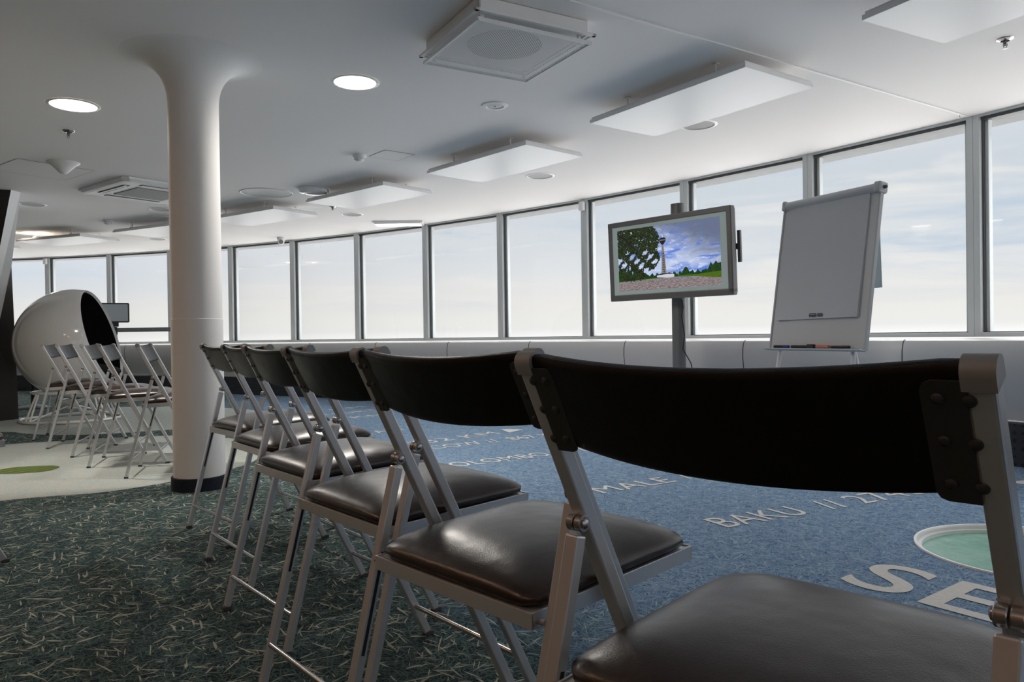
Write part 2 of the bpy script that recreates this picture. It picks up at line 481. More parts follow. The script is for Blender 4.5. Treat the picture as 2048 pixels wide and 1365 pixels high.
t.link(t.mix(t.math('MAXIMUM', hole, seam), (.035, .037, .045), (.006, .006, .007)), b.inputs['Base Color'])
M['kick'] = m
ring_band('baseboard_kick', [(-.90, .0), (-.90, .262)], M['kick'], uv=True)
# seams between cladding panels
for n_, i in enumerate(range(I0 + 1, I1)):
    bm = bmesh.new(); a = ang(i); P = bench_prof()[1:]
    tube(bm, [polar(R + o_ - .0008, a, z) for o_, z in P], .0035, 6)
    o = build('panel_joint', bm, M['aludark'], bpy.data.objects['wall_windows'])
# ceiling joint strip
bm = bmesh.new(); bar(bm, polar(9.5, ang(0) + .0008, CEIL - .003), polar(R - .06, ang(0) + .0008, CEIL - .003), .013, .008, Vector((-math.sin(ang(0)), math.cos(ang(0)), 0)))
struct(build('trim_3', bm, M['white']))

# ------------------------------------------------------------------ column
CX, CY = -1.738, 4.13
bm = bmesh.new(); pr = [(.134, .0), (.134, .90), (.134, .93), (.1318, .9312), (.1316, .96), (.1315, 1.1)]
pr += [(.1315 - .002 * 0, 2.05)]
for k in range(0, 15):
    u = k / 14; a = u * PI / 2
    pr.append((.1315 + .235 * (1 - math.cos(a)) ** 1.15, 2.10 + (CEIL - 2.10) * math.sin(a)))
lathe(bm, pr, 64, cap=False)
col = empty('column', (CX, CY, 0)); tag(col, 'round white column flaring into the ceiling between the two rows of chairs', 'column')
build('shaft', bm, M['column'], col, smooth=True, angle=20)
bm = bmesh.new(); lathe(bm, [(.136, 0), (.146, 0), (.146, .068), (.143, .071), (.136, .071)], 64, cap=False)
m = noisy(mat('navy carpet skirting', (.010, .014, .028), .9), 40, .5, bump=.5, bscale=120, bdist=.003)
build('skirting', bm, m, col, smooth=True)

# ------------------------------------------------------------------ folding chair
W2 = .2167; YT, ZT = -.0846, .80; YF = .314; YR = -.154; ZP = .595
dpost = Vector((0, YT - YF, ZT)).normalized()
def post_pt(s): # s = distance down from the top
    return Vector((0, YT, ZT)) - dpost * s
nback = Vector((0, -dpost.z, dpost.y))        # points rear and down
def make_chair():
    root = empty('folding_chair', (0, 0, 0))
    X = Vector((1, 0, 0))
    for s in (-1, 1):
        x = s * W2
        bm = bmesh.new()
        foot = Vector((x, YF, 0)); top = Vector((x, YT, ZT))
        bar(bm, foot + dpost * .012, top - dpost * .012, .0195, .021)
        leg = build('front_leg', bm, M['silver'], root, bevel=.003)
        bm = bmesh.new()
        # rounded cap over the post head
        c0 = top - dpost * .014
        for k in range(7):
            pass
        prof = []
        for k in range(9):
            a = PI * k / 8
            prof.append(c0 + nback * (math.cos(a) * .0125) + dpost * (.001 + math.sin(a) * .0115))
        prof = [c0 + nback * .0125 - dpost * .010] + prof + [c0 - nback * .0125 - dpost * .010]
        A = [bm.verts.new(p - X * .0112) for p in prof]; B = [bm.verts.new(p + X * .0112) for p in prof]
        bm.faces.new(A); bm.faces.new(B[::-1])
        for k in range(len(A)): bm.faces.new((A[k], A[(k + 1) % len(A)], B[(k + 1) % len(A)], B[k]))
        build('cap', bm, M['capgrey'], leg, smooth=True)
        bm = bmesh.new(); box(bm, (x, YF - .001, .006), (.021, .026, .012)); build('foot_glide', bm, M['rubber'], leg, bevel=.002)
        # rear leg
        pv = Vector((x, .0, ZP)); rf = Vector((x, YR, 0)); dr = (pv - rf).normalized()
        bm = bmesh.new(); bar(bm, rf + dr * .012, pv - dr * .014, .0195, .0175)
        rl = build('rear_leg', bm, M['silver'], root, bevel=.0025)
        bm = bmesh.new(); box(bm, (x, YR + .002, .006), (.021, .022, .012)); build('foot_glide', bm, M['rubber'], rl, bevel=.002)
        bm = bmesh.new(); pa = rf + dr * (.262 / dr.z); pb = rf + dr * (.435 / dr.z); off = X * (-s * .0099)
        bar(bm, pa + off, pb + off, .0012, .006); build('slot', bm, M['black'], rl)
        # hinge: two knuckles on one pin, plus the ear welded to the post
        bm = bmesh.new()
        for xx in (-.0058, .0058): lathe(bm, [(.0092, -.0049), (.0100, -.004), (.0100, .004), (.0092, .0049)], 20, (x + xx, 0, ZP), axis=(1, 0, 0))
        for sx in (-1, 1): lathe(bm, [(.0062, 0), (.0058, .0018), (.0035, .0032), (0, .0036)] if sx > 0 else [(.0062, 0), (.0058, -.0018), (.0035, -.0032), (0, -.0036)], 16, (x + sx * .0112, 0, ZP), axis=(1, 0, 0), cap=False)
        box(bm, (x - .0058, .010, ZP + .005), (.0095, .012, .012)); 
        build('hinge', bm, M['hinge'], root, smooth=True)
        # back bracket plate with three screws and three rivets
        bm = bmesh.new(); u0_, u1_ = .016, .121; xi = s * (W2 - .0385); xo = s * (W2 - .0085)
        q = .008
        off2 = nback * .0118
        loop = []
        for (xx, uu) in ((xo, u0_), (xi + s * q, u0_), (xi + s * q * .3, u0_ + q * .3), (xi, u0_ + q), (xi, u1_ - q), (xi + s * q * .3, u1_ - q * .3), (xi + s * q, u1_), (xo, u1_)):
            loop.append(post_pt(uu) + X * xx + off2)
        A = [bm.verts.new(p) for p in loop]; B = [bm.verts.new(p - nback * .0022) for p in loop]
        bm.faces.new(A); bm.faces.new(B[::-1])
        for k in range(len(A)): bm.faces.new((A[k], A[(k + 1) % len(A)], B[(k + 1) % len(A)], B[k]))
        br = build('bracket', bm, M['steeld'], root)
        for uu in (.030, .066, .104):
            bm = bmesh.new(); lathe(bm, [(.0046, 0), (.0044, .0012), (.0028, .0026), (0, .0030)], 14, post_pt(uu) + X * (s * (W2 - .027)) + off2, axis=nback, cap=False); build('screw', bm, M['screw'], br, smooth=True); bm = bmesh.new()
            lathe(bm, [(.0050, 0), (.0048, .0014), (.003, .0026), (0, .003)], 14, post_pt(uu + .002) + X * (s * (W2 - .0072)) + nback * .0108, axis=nback, cap=False); build('rivet', bm, M['screw'], br, smooth=True)
    # backrest: padded, bowed to the rear
    bm = bmesh.new(); nx, hw = 28, W2 - .0105
    H0, H1 = .005, .118; th = .0085
    sec = []
    for k in range(20):
        a = 2 * PI * k / 20; cu_, su = math.cos(a), math.sin(a)
        sec.append(((abs(su) ** .28) * (1 if su > 0 else -1), (abs(cu_) ** .7) * (1 if cu_ > 0 else -1)))
    rings = []
    for i in range(nx + 1):
        u = -1 + 2 * i / nx; bow = .024 * max(0., 1 - (abs(u) / .93) ** 2.0)
        ext = .003 * (1 - u * u)
        row = []
        for (hh, tt_) in sec:
            s_d = (H0 + H1) / 2 + hh * -1 * (H1 - H0) / 2
            if hh < 0: s_d += ext * (-hh)
            b_ = bow * (1 + (.0 if hh < 0 else -.05) * abs(hh))
            row.append(bm.verts.new(post_pt(s_d) + X * (u * hw) + nback * (b_ + tt_ * th)))
        rings.append(row)
    for A, B in zip(rings, rings[1:]):
        for k in range(20): bm.faces.new((A[k], A[(k + 1) % 20], B[(k + 1) % 20], B[k]))
    bm.faces.new(rings[0][::-1]); bm.faces.new(rings[-1])
    build('backrest', bm, M['back'], root, smooth=True)
    # seat frame, tipped slightly up to the front
    ys0, ys1 = -.066, .322; zs0, zs1 = .437, .452; hs = .1945
    def sp_(x, y, dz=0.): return Vector((x, y, zs0 + (y - ys0) / (ys1 - ys0) * (zs1 - zs0) + dz))
    bm = bmesh.new(); fh = .024
    for s in (-1, 1): bar(bm, sp_(s * (hs - .002), ys0, -fh / 2 - .001), sp_(s * (hs - .002), ys1, -fh / 2 - .001), .004, fh)
    for y in (ys0 + .002, ys1 - .002): bar(bm, sp_(-hs, y, -fh / 2 - .001), sp_(hs, y, -fh / 2 - .001), fh, .004, Vector((0, 0, 1)))
    vs = [bm.verts.new(sp_(sx * (hs - .003), y, -.003)) for sx, y in ((-1, ys0 + .003), (1, ys0 + .003), (1, ys1 - .003), (-1, ys1 - .003))]
    bm.faces.new(vs)
    for s in (-1, 1):
        pass
    fr = build('seat_frame', bm, M['silver'], root, bevel=.001)
    for s in (-1, 1):
        bm = bmesh.new(); a = sp_(s * (hs + .005), ys0 + .012, -.014); tube(bm, [a - X * .01, a + X * .01], .0045, 10); build('pivot_pin', bm, M['chrome'], fr, smooth=True)
    # cushion
    bm = bmesh.new(); n = 64; hx, hy = hs - .001, (ys1 - ys0) / 2 - .001; cy_ = (ys0 + ys1) / 2; rc = .026
    def outline(k):
        a = 2 * PI * (k + .5) / n; dx, dy = math.cos(a), math.sin(a)
        # superellipse-like rounded rectangle
        p = 13.; r_ = 1 / ((abs(dx) ** p + abs(dy) ** p) ** (1 / p))
        return dx * r_, dy * r_
    prof = [(.975, .0), (1.0, .005), (1.007, .011), (1.0, .017), (.975, .0225), (.93, .0285), (.87, .034), (.78, .040), (.66, .0455), (.50, .0495), (.34, .0515), (.17, .0523), (.0, .0525)]
    rings = []
    for (sc, z) in prof:
        if sc == 0: rings.append([bm.verts.new(sp_(0, cy_, z))]); continue
        row = []
        for k in range(n):
            ox, oy = outline(k)
            corner = max(0., (abs(ox) * abs(oy))) ** 5
            edge = sc ** 3
            zz = z * (1 - .30 * corner * edge)
            row.append(bm.verts.new(sp_(ox * hx * sc, cy_ + oy * hy * sc, zz)))
        rings.append(row)
    for A, B in zip(rings, rings[1:]):
        for k in range(n):
            if len(B) == 1: bm.faces.new((A[k], A[(k + 1) % n], B[0]))
            else: bm.faces.new((A[k], A[(k + 1) % n], B[(k + 1) % n], B[k]))
    bm.faces.new(rings[0][::-1])
    build('seat_cushion', bm, M['seat'], root, smooth=True, angle=60)
    # rungs
    bm = bmesh.new(); z = .099; y = YR * (1 - z / ZP) - .006
    tube(bm, [(-W2 + .008, y, z), (W2 - .008, y, z)], .0062, 14); build('rung', bm, M['chrome'], root, smooth=True)
    bm = bmesh.new(); z = .090; y = YF + (YT - YF) * z / ZT - .0
    tube(bm, [(-W2 + .008, y, z), (W2 - .008, y, z)], .0062, 14); build('rung', bm, M['chrome'], root, smooth=True)
    return root
M['capgrey'] = noisy(mat('grey cap', (.28, .29, .30), .5, metal=.2), 20, .05)
M['hinge'] = noisy(mat('hinge steel', (.45, .43, .42), .26, metal=.95), 30, .06)

def copy_tree(o, parent=None):
    c = o.copy(); COL.objects.link(c)
    if parent: c.parent = parent
    for ch in list(o.children): copy_tree(ch, c)
    return c
proto = make_chair(); used = False
rows = [
 (.2274, .7264, -.7853, 'near right', 'silver folding chair nearest the camera, its black backrest filling the right foreground'),
 (-.0636, 1.2052, -.8193, 0, 'silver folding chair second from the camera in the near row'),
 (-.3378, 1.6751, -.8611, 0, 'silver folding chair third from the camera in the near row, fourth from the column'),
 (-.6157, 2.1805, -.8657, 0, 'silver folding chair third from the far end of the near row'),
 (-.8803, 2.6845, -.8845, 0, 'silver folding chair of the near row, next but one to the white column'),
 (-1.1523, 3.177, -.8291, 0, 'silver folding chair at the far end of the near row, before the white column'),
 (-3.887, 6.418, -1.246, 1, 'silver folding chair leftmost in the far row, in front of the white ball chair'),
 (-3.47, 5.943, -1.262, 1, 'silver folding chair second from the left in the far row by the ball chair'),
 (-3.021, 5.502, -1.281, 1, 'silver folding chair in the middle of the far row by the ball chair'),
 (-2.659, 5.063, -1.269, 1, 'silver folding chair fourth from the left in the far row by the ball chair'),
 (-2.212, 4.67, -1.28, 1, 'silver folding chair at the right end of the far row, half behind the column'),
 (-2.275, 2.735, -.86, 2, 'silver folding chair cut off by the left edge, only seat corner and one foot showing'),
]
for x, y, th, k, lab in rows:
    if not used: o = proto; used = True
    else: o = copy_tree(proto)
    o.location = (x, y, 0); o.rotation_euler = (0, 0, th)
    tag(o, lab, 'chair', 'folding chairs in the far row' if k == 1 else ('folding chairs in the near row' if k != 2 else 'folding chairs of a third row'))

# ------------------------------------------------------------------ ceiling fittings
def panel(az_deg, drop=.12, rad=16.56, label=''):
    az = D(az_deg); c = polar(rad, az, CEIL - drop)
    root = empty('ceiling_panel', (c.x, c.y, CEIL - drop), az)   # local x radial, y tangential
    tag(root, label, 'ceiling panel', 'white rectangular panels hung under the ceiling')
    bm = bmesh.new(); box(bm, (0, 0, .0125), (.622, 1.265, .025)); build('board', bm, M['panelw'], root, bevel=.002)
    bm = bmesh.new(); box(bm, (0, 0, .0325), (.602, 1.245, .014))
    build('back_tray', bm, M['white'], root)
    for sx in (-1, 1):
        for sy in (-1, 1):
            bm = bmesh.new(); x, y = sx * .22, sy * .36
            box(bm, (x, y, .05), (.05, .03, .022)); box(bm, (x, y, (drop + .05) / 2), (.012, .004, drop - .05)); box(bm, (x, y, drop - .003), (.03, .03, .006))
            build('hanger', bm, M['white'], root)
for az, lab in ((28.15, 'white ceiling panel cut off by the top right corner of the picture'), (34.99, 'large white ceiling panel above the television and flip chart'), (41.84, 'white ceiling panel left of the television, second lamp opening beside it'),
                (48.6, 'white ceiling panel beside the oval emergency light'), (55.1, 'white ceiling panel just right of the column'), (61.5, 'white ceiling panel partly hidden behind the column'),
                (68.25, 'far left white ceiling panel lit orange by a lamp'), (75.0, 'farthest white ceiling panel at the left, mostly behind the dark pillar')):
    panel(az, label=lab)

def perforated():
    m = mat('perforated sheet', (.66, .66, .66), .5); t = NT(m); b = t.n['Principled BSDF']
    co = t.node('ShaderNodeTexCoord').outputs['Object']; s = t.node('ShaderNodeSeparateXYZ'); t.link(co, s.inputs[0])
    p = .015
    u = t.math('DIVIDE', t.math('ADD', s.outputs[0], s.outputs[1]), p * 1.0); v = t.math('DIVIDE', t.math('SUBTRACT', s.outputs[0], s.outputs[1]), p * 1.0)
    a = t.math('SUBTRACT', t.math('FRACT', u), .5); c = t.math('SUBTRACT', t.math('FRACT', v), .5)
    d = t.math('SQRT', t.math('ADD', t.math('MULTIPLY', a, a), t.math('MULTIPLY', c, c)))
    hole = t.math('LESS_THAN', d, .27)
    tr = t.node('ShaderNodeBsdfTransparent'); mx = t.node('ShaderNodeMixShader')
    t.link(hole, mx.inputs[0]); t.link(b.outputs[0], mx.inputs[1]); t.link(tr.outputs[0], mx.inputs[2])
    t.link(mx.outputs[0], t.n['Material Output'].inputs[0])
    return m
M['perf'] = perforated()
M['ducti'] = mat('duct inside', (.12, .12, .12), .7)
c = polar(15.069, D(34.7), CEIL)
root = empty('air_diffuser', (c.x, c.y, CEIL - .002), D(-60.36)); tag(root, 'square white perforated air diffuser in two layers on the ceiling', 'air diffuser')
bm = bmesh.new()
for sx, sy, wx, wy in ((-1, 0, .02, .66), (1, 0, .02, .66), (0, -1, .66, .02), (0, 1, .66, .02)): box(bm, (sx * .32, sy * .32, -.074), (wx, wy, .012))
for sx, sy, wx, wy in ((-1, 0, .01, .60), (1, 0, .01, .60), (0, -1, .60, .01), (0, 1, .60, .01)): box(bm, (sx * .295, sy * .295, -.036), (wx, wy, .07))
box(bm, (0, 0, -.064), (.60, .60, .008)); build('frame', bm, M['white'], root, bevel=.001)
bm = bmesh.new(); lathe(bm, [(.0, -.069), (.19, -.069), (.19, -.071), (0, -.071)], 40); build('duct_mouth', bm, M['ducti'], root)
bm = bmesh.new(); v4 = [bm.verts.new((sx * .31, sy * .31, -.115)) for sx, sy in ((-1, -1), (1, -1), (1, 1), (-1, 1))]; bm.faces.new(v4)
build('perforated_plate', bm, M['perf'], root)
bm = bmesh.new()
for sx, sy, wx, wy in ((-1, 0, .012, .624), (1, 0, .012, .624), (0, -1, .624, .012), (0, 1, .624, .012)): box(bm, (sx * .309, sy * .309, -.110), (wx, wy, .016))
build('plate_rim', bm, M['white'], root, bevel=.001)
for sx in (-1, 1):
    for sy in (-1, 1):
        bm = bmesh.new(); box(bm, (sx * .27, sy * .27, -.090), (.006, .02, .046)); build('spacer', bm, M['white'], root)

M['lamp'] = mat('lamp diffuser', (1, .95, .88), .5, emit=(1.0, .83, .62), es=7.)
M['lampglint'] = mat('added glint lamp', (1, .8, .6), .5, emit=(1.0, .42, .10), es=12.)  # orange glow of the added lamps, for glints on the chairs
M['lampoff'] = mat('lamp diffuser off', (.62, .62, .62), .5)
def downlight(x, y, r, lit, label, group='round recessed downlights'):
    root = empty('downlight', (x, y, CEIL)); tag(root, label, 'ceiling light', group)
    bm = bmesh.new(); lathe(bm, [(r - .012, -.001), (r - .008, -.006), (r, -.005), (r + .012, -.001)], 48, cap=False); build('trim_ring', bm, M['panelw'], root, smooth=True)
    bm = bmesh.new()
    if lit:
        lathe(bm, [(r - .010, -.001), (r - .010, -.0045), (r * .8, -.0060), (0, -.0065)], 48, cap=False); build('diffuser', bm, M['lamp'] if LIT_E > 50 else M['lampglint'], root, smooth=True)
        L = bpy.data.lights.new('downlight', 'SPOT'); L.energy = LIT_E; L.color = (1, .94, .87) if LIT_E > 50 else (1, .84, .70); L.shadow_soft_size = r * .8; L.spot_size = D(172); L.spot_blend = 1.
        lo = bpy.data.objects.new('bulb', L); COL.objects.link(lo); lo.parent = root; lo.location = (0, 0, -.03)
    else:
        # dished reflector, a shallow dome in the ring; dark grey paints the recess shade
        lathe(bm, [(r - .008, -.004), (r * .93, -.0015), (r * .5, -.001), (0, -.001)], 48, cap=False)
        build('reflector', bm, M['refl'], root, smooth=True)
    return root
LIT_E = 95
M['refl'] = noisy(mat('shaded lamp reflector', (.24, .24, .24), .5), 8, .1)  # grey darkened to stand in for shade inside the lamp recess
downlight(-.923, 4.517, .133, 1, 'lit downlight right of the column top')
downlight(-2.83, 4.875, .145, 1, 'lit downlight left of the column top')
downlight(-6.753, 10.532, .14, 1, 'orange lit downlight at the far left beside a ceiling panel')
for x, y, lab in ((1.402, 5.553, 'unlit round downlight beside the large ceiling panel above the television'), (.296, 7.251, 'unlit round downlight in the middle of the ceiling, near the television side'),
                  (-1.976, 9.351, 'small-looking unlit round downlight right of the sprinkler near the windows'), (-5.332, 8.359, 'unlit round downlight next to the dark pillar'),
                  (-4.092, 8.787, 'unlit round downlight just left of the column, below the air conditioner'), (-5.358, 11.343, 'far unlit round downlight near the windows left of the column')):
    downlight(x, y, .13, 0, lab)
# unseen lamps added behind the camera, around the shaft, for warm glints
LIT_E = 14
for az_ in (2, 10, 18, 26, 34, 42):
    x, y = polar(11.7, D(az_)).xy
    downlight(x, y, .14, 1, 'added unseen downlight for warm glints, behind the camera', 'added downlights behind the camera')

def disc(name, x, y, prof, label, cat, m='white', grp=None, n=40):
    bm = bmesh.new(); lathe(bm, prof, n, cap=False); o = build(name, bm, M[m], smooth=True, loc=(x, y, CEIL)); tag(o, label, cat, grp); return o
o = empty('round_cover', (-2.567, 7.896, CEIL)); tag(o, 'large round ceiling opening cover beside the oval emergency light', 'ceiling cover')
bm = bmesh.new(); lathe(bm, [(.27, -.001), (.265, -.006), (.255, -.004), (.25, -.001)], 56, cap=False); build('rim', bm, M['white'], o, smooth=True)
bm = bmesh.new(); lathe(bm, [(.25, -.0015), (.1, -.001), (0, -.001)], 56, cap=False); build('cover_plate', bm, M['lampoff'], o, smooth=True)
o = empty('ceiling_speaker', (-.091, 5.013, CEIL)); tag(o, 'small round ceiling speaker with a centre dot below the air diffuser', 'speaker')
bm = bmesh.new(); lathe(bm, [(.088, 0), (.086, -.006), (.060, -.009), (.055, -.004)], 48, cap=False); build('ring', bm, M['white'], o, smooth=True)
bm = bmesh.new(); lathe(bm, [(.056, -.004), (.03, -.006), (0, -.007)], 48, cap=False); build('grille', bm, M['lampoff'], o, smooth=True)
bm = bmesh.new(); lathe(bm, [(.008, -.006), (.007, -.010), (0, -.010)], 16, cap=False); build('centre_dot', bm, M['refl'], o)
disc('flush_speaker', -4.347, 9.331, [(.09, 0), (.088, -.006), (.05, -.009), (0, -.009)], 'flat small white round speaker left of the column', 'speaker')
disc('ceiling_sensor', -3.83, 6.43, [(.128, 0), (.124, -.008), (.10, -.022), (.070, -.050), (.045, -.078), (.028, -.094), (.012, -.102), (0, -.103)], 'white cone-shaped ceiling sensor left of the column', 'sensor')
# emergency light
o = empty('emergency_light', (-2.016, 7.69, CEIL)); tag(o, 'oval glassy emergency light on the ceiling right of the column', 'ceiling light')
bm = bmesh.new(); lathe(bm, [(.150, 0), (.150, -.018), (.146, -.020)], 48, cap=False); build('base', bm, M['white'], o, smooth=True)
M['acryl'] = mat('frosted acrylic', (.86, .87, .88), .12, spec=.8, coat=.5)
bm = bmesh.new(); lathe(bm, [(.146, -.018), (.142, -.045), (.128, -.056), (.08, -.060), (0, -.062)], 48, cap=False); build('glass_bowl', bm, M['acryl'], o, smooth=True)
# sprinklers
def sprinkler(x, y, lab):
    o = empty('sprinkler', (x, y, CEIL)); tag(o, lab, 'sprinkler', 'ceiling sprinklers')
    bm = bmesh.new(); lathe(bm, [(.042, 0), (.040, -.004), (.022, -.012), (.020, -.003)], 32, cap=False); build('escutcheon', bm, M['chrome'], o, smooth=True)
    bm = bmesh.new(); lathe(bm, [(.011, -.0), (.011, -.022), (.006, -.026), (.006, -.040), (.0, -.040)], 16, cap=False)
    lathe(bm, [(.002, -.048), (.014, -.050), (.014, -.052), (0, -.052)], 16, cap=False)
    for s in (-1, 1): tube(bm, [(s * .009, 0, -.022), (s * .011, 0, -.034), (s * .003, 0, -.050)], .0018, 6)
    build('nozzle', bm, M['screwb'], o, smooth=True)
M['screwb'] = mat('sprinkler brass', (.22, .22, .22), .3, metal=.9)
sprinkler(-3.216, 5.471, 'sprinkler below the left lit downlight'); sprinkler(2.648, 3.991, 'sprinkler at the top right of the ceiling'); sprinkler(-2.086, 8.796, 'small distant sprinkler under the panels right of the column')
def smoke(x, y, lab):
    o = empty('smoke_detector', (x, y, CEIL)); tag(o, lab, 'smoke detector', 'smoke detectors')
    bm = bmesh.new(); lathe(bm, [(.055, 0), (.055, -.018), (.050, -.026), (.040, -.028)], 32, cap=False); build('base', bm, M['white'], o, smooth=True)
    bm = bmesh.new(); lathe(bm, [(.040, -.026), (.038, -.042), (.024, -.056), (0, -.058)], 32, cap=False)
    for k in range(8):
        a = k * PI / 4; box(bm, (.040 * math.cos(a), .040 * math.sin(a), -.036), (.008, .008, .016))
    build('sensing_chamber', bm, M['white'], o)
smoke(-1.263, 6.314, 'white smoke detector right of the column'); smoke(-5.127, 9.541, 'distant white smoke detector left of the column')
# access hatches
M['line'] = mat('hatch joint', (.42, .42, .42), .8)
for x, y, sz, rot, lab in ((-.998, 6.348, .28, -50, 'small square access hatch beside the smoke detector'), (-4.175, 6.695, .62, -37, 'square access hatch behind the cone-shaped sensor')):
    bm = bmesh.new(); t_ = .0025
    for sx, sy, wx, wy in ((-1, 0, t_, sz), (1, 0, t_, sz), (0, -1, sz, t_), (0, 1, sz, t_)): box(bm, (sx * sz / 2, sy * sz / 2, -.0006), (wx, wy, .0012))
    o = empty('access_hatch', (x, y, CEIL - .002), D(rot)); tag(o, lab, 'access hatch')
    build('joint', bm, M['line'], o)
    bm = bmesh.new(); box(bm, (0, 0, -.0006), (sz - .006, sz - .006, .001)); build('hatch_door', bm, M['ceil'], o)
# cassette air conditioner
o = empty('air_conditioner', (-3.68, 7.66, CEIL - .002), D(-37.4)); tag(o, 'square white cassette air conditioner in the ceiling, partly behind the column', 'air conditioner')
bm = bmesh.new(); s0, s1, s2 = .50, .46, .40
loops = []
for (hh, z, ch) in ((s0, -.0, .05), (s0, -.018, .05), (.47, -.036, .045), (.435, -.040, .03)):
    P = [(-hh + ch, -hh), (hh - ch, -hh), (hh, -hh + ch), (hh, hh - ch), (hh - ch, hh), (-hh + ch, hh), (-hh, hh - ch), (-hh, -hh + ch)]
    loops.append([bm.verts.new((a, b, z)) for a, b in P])
for A, B in zip(loops, loops[1:]):
    for k in range(8): bm.faces.new((A[k], A[(k + 1) % 8], B[(k + 1) % 8], B[k]))
bm.faces.new(loops[-1]); build('cover', bm, M['white'], o)
for k in range(4):
    Mx = Matrix.Rotation(k * PI / 2, 4, 'Z')
    bm = bmesh.new(); box(bm, (0, .365, -.041), (.56, .058, .004), Mx); build('air_slot', bm, M['ducti'], o)
    bm = bmesh.new(); box(bm, (0, .372, -.046), (.54, .026, .004), Mx); build('flap', bm, M['white'], o)
m = mat('intake grille', (.30, .30, .30), .6); t = NT(m); b = t.n['Principled BSDF']
wv = t.node('ShaderNodeTexWave'); wv.inputs['Scale'].default_value = 14; t.link(t.node('ShaderNodeTexCoord').outputs['Object'], wv.inputs['Vector'])
t.link(t.mix(wv.outputs['Fac'], (.22, .22, .22), (.36, .36, .36)), b.inputs['Base Color'])
bm = bmesh.new(); box(bm, (0, 0, -.043), (.50, .50, .008)); build('intake_grille', bm, m, o)
# flat lamp near the windows
o = empty('flat_ceiling_lamp', (-1.50, 10.06, CEIL), D(2)); tag(o, 'narrow rectangular flat lamp on the ceiling close to the windows', 'ceiling light')
bm = bmesh.new(); box(bm, (0, 0, -.012), (.66, .30, .024)); build('housing', bm, M['white'], o, bevel=.004)
bm = bmesh.new(); box(bm, (0, 0, -.030), (.62, .26, .014)); build('diffuser', bm, M['acryl'], o, bevel=.005)
# security camera
o = empty('security_camera', (-3.49, 11.38, CEIL)); tag(o, 'white dome security camera on the ceiling by the windows', 'camera')
bm = bmesh.new(); lathe(bm, [(.062, 0), (.062, -.03), (.056, -.034), (.0, -.034)], 32, cap=False); build('mount', bm, M['white'], o, smooth=True)
bm = bmesh.new(); lathe(bm, [(0, -.02), (.048, -.035), (.052, -.06), (.045, -.088), (.025, -.105), (0, -.108)], 32, cap=False); build('housing', bm, M['white'], o, smooth=True)
bm = bmesh.new(); lathe(bm, [(.034, 0), (.030, .012), (0, .014)], 24, (.012, -.036, -.074), axis=(.25, -.9, -.35), cap=False); build('lens', bm, M['refl2'] if 'refl2' in M else M['refl'], o, smooth=True)
# small sensor boxes at the mullion heads
for i, lab in ((3, 'small white sensor box at the head of the mullion left of the television'), (11, 'small white sensor box at the head of the far left mullion')):
    p = polar(R - .05, ang(i) , CEIL - .085); bm = bmesh.new(); box(bm, (0, 0, 0), (.045, .062, .10))
    o = build('sensor_box', bm, M['white'], loc=p, rz=ang(i), bevel=.006); tag(o, lab, 'sensor', 'sensor boxes on mullions')
p = polar(R - .14, ang(0) + .0015, CEIL)
bm = bmesh.new(); lathe(bm, [(.012, 0), (.012, -.003), (.003, -.004), (.003, -.02), (0, -.02)], 12, cap=False)
tube(bm, [(0, 0, -.018), (.006, 0, -.024), (.006, 0, -.034), (0, 0, -.040), (-.006, 0, -.034)], .0016, 6)
o = build('ceiling_hook', bm, M['chrome'], loc=p); tag(o, 'tiny metal hook in the ceiling by the right window mullion', 'hook')

# ------------------------------------------------------------------ television on a pole
TVW, TVH = 1.05, .587; yaw = -.844
tv = empty('television', (1.119, 5.287, 1.06), yaw)
tag(tv, 'flat grey-framed television showing a tall tower under clouds, on a pole by the windows', 'television')
lean = -.042
LM = Matrix.Rotation(-lean, 4, 'X')    # local x along the screen, -y to the viewer
def TB(name, bm, m, parent=tv, **k):
    bm.transform(LM); return build(name, bm, m, parent, **k)
M['bezel'] = noisy(mat('grey television frame', (.20, .195, .19), .32, metal=.4), 5, .05)
M['bezel2'] = mat('television back', (.10, .10, .10), .5)
bm = bmesh.new(); bz = .038
box(bm, (0, .0, bz * .6), (TVW, .05, bz * 1.2)); box(bm, (0, 0, TVH - bz / 2), (TVW, .05, bz)); box(bm, (-TVW / 2 + bz / 2, 0, TVH / 2), (bz, .05, TVH - bz)); box(bm, (TVW / 2 - bz / 2, 0, TVH / 2), (bz, .05, TVH - bz))
TB('frame', bm, M['bezel'], bevel=.006)
bm = bmesh.new(); box(bm, (0, .028, TVH / 2), (TVW - .02, .045, TVH - .02)); TB('rear_shell', bm, M['bezel2'], bevel=.01)
M['matt'] = mat('pale screen border', (.30, .36, .35), .25, emit=(.30, .36, .34), es=.28)
bm = bmesh.new(); box(bm, (0, -.016, TVH / 2), (TVW - 2 * bz + .004, .004, TVH - 2 * bz + .002)); TB('screen', bm, M['matt'])
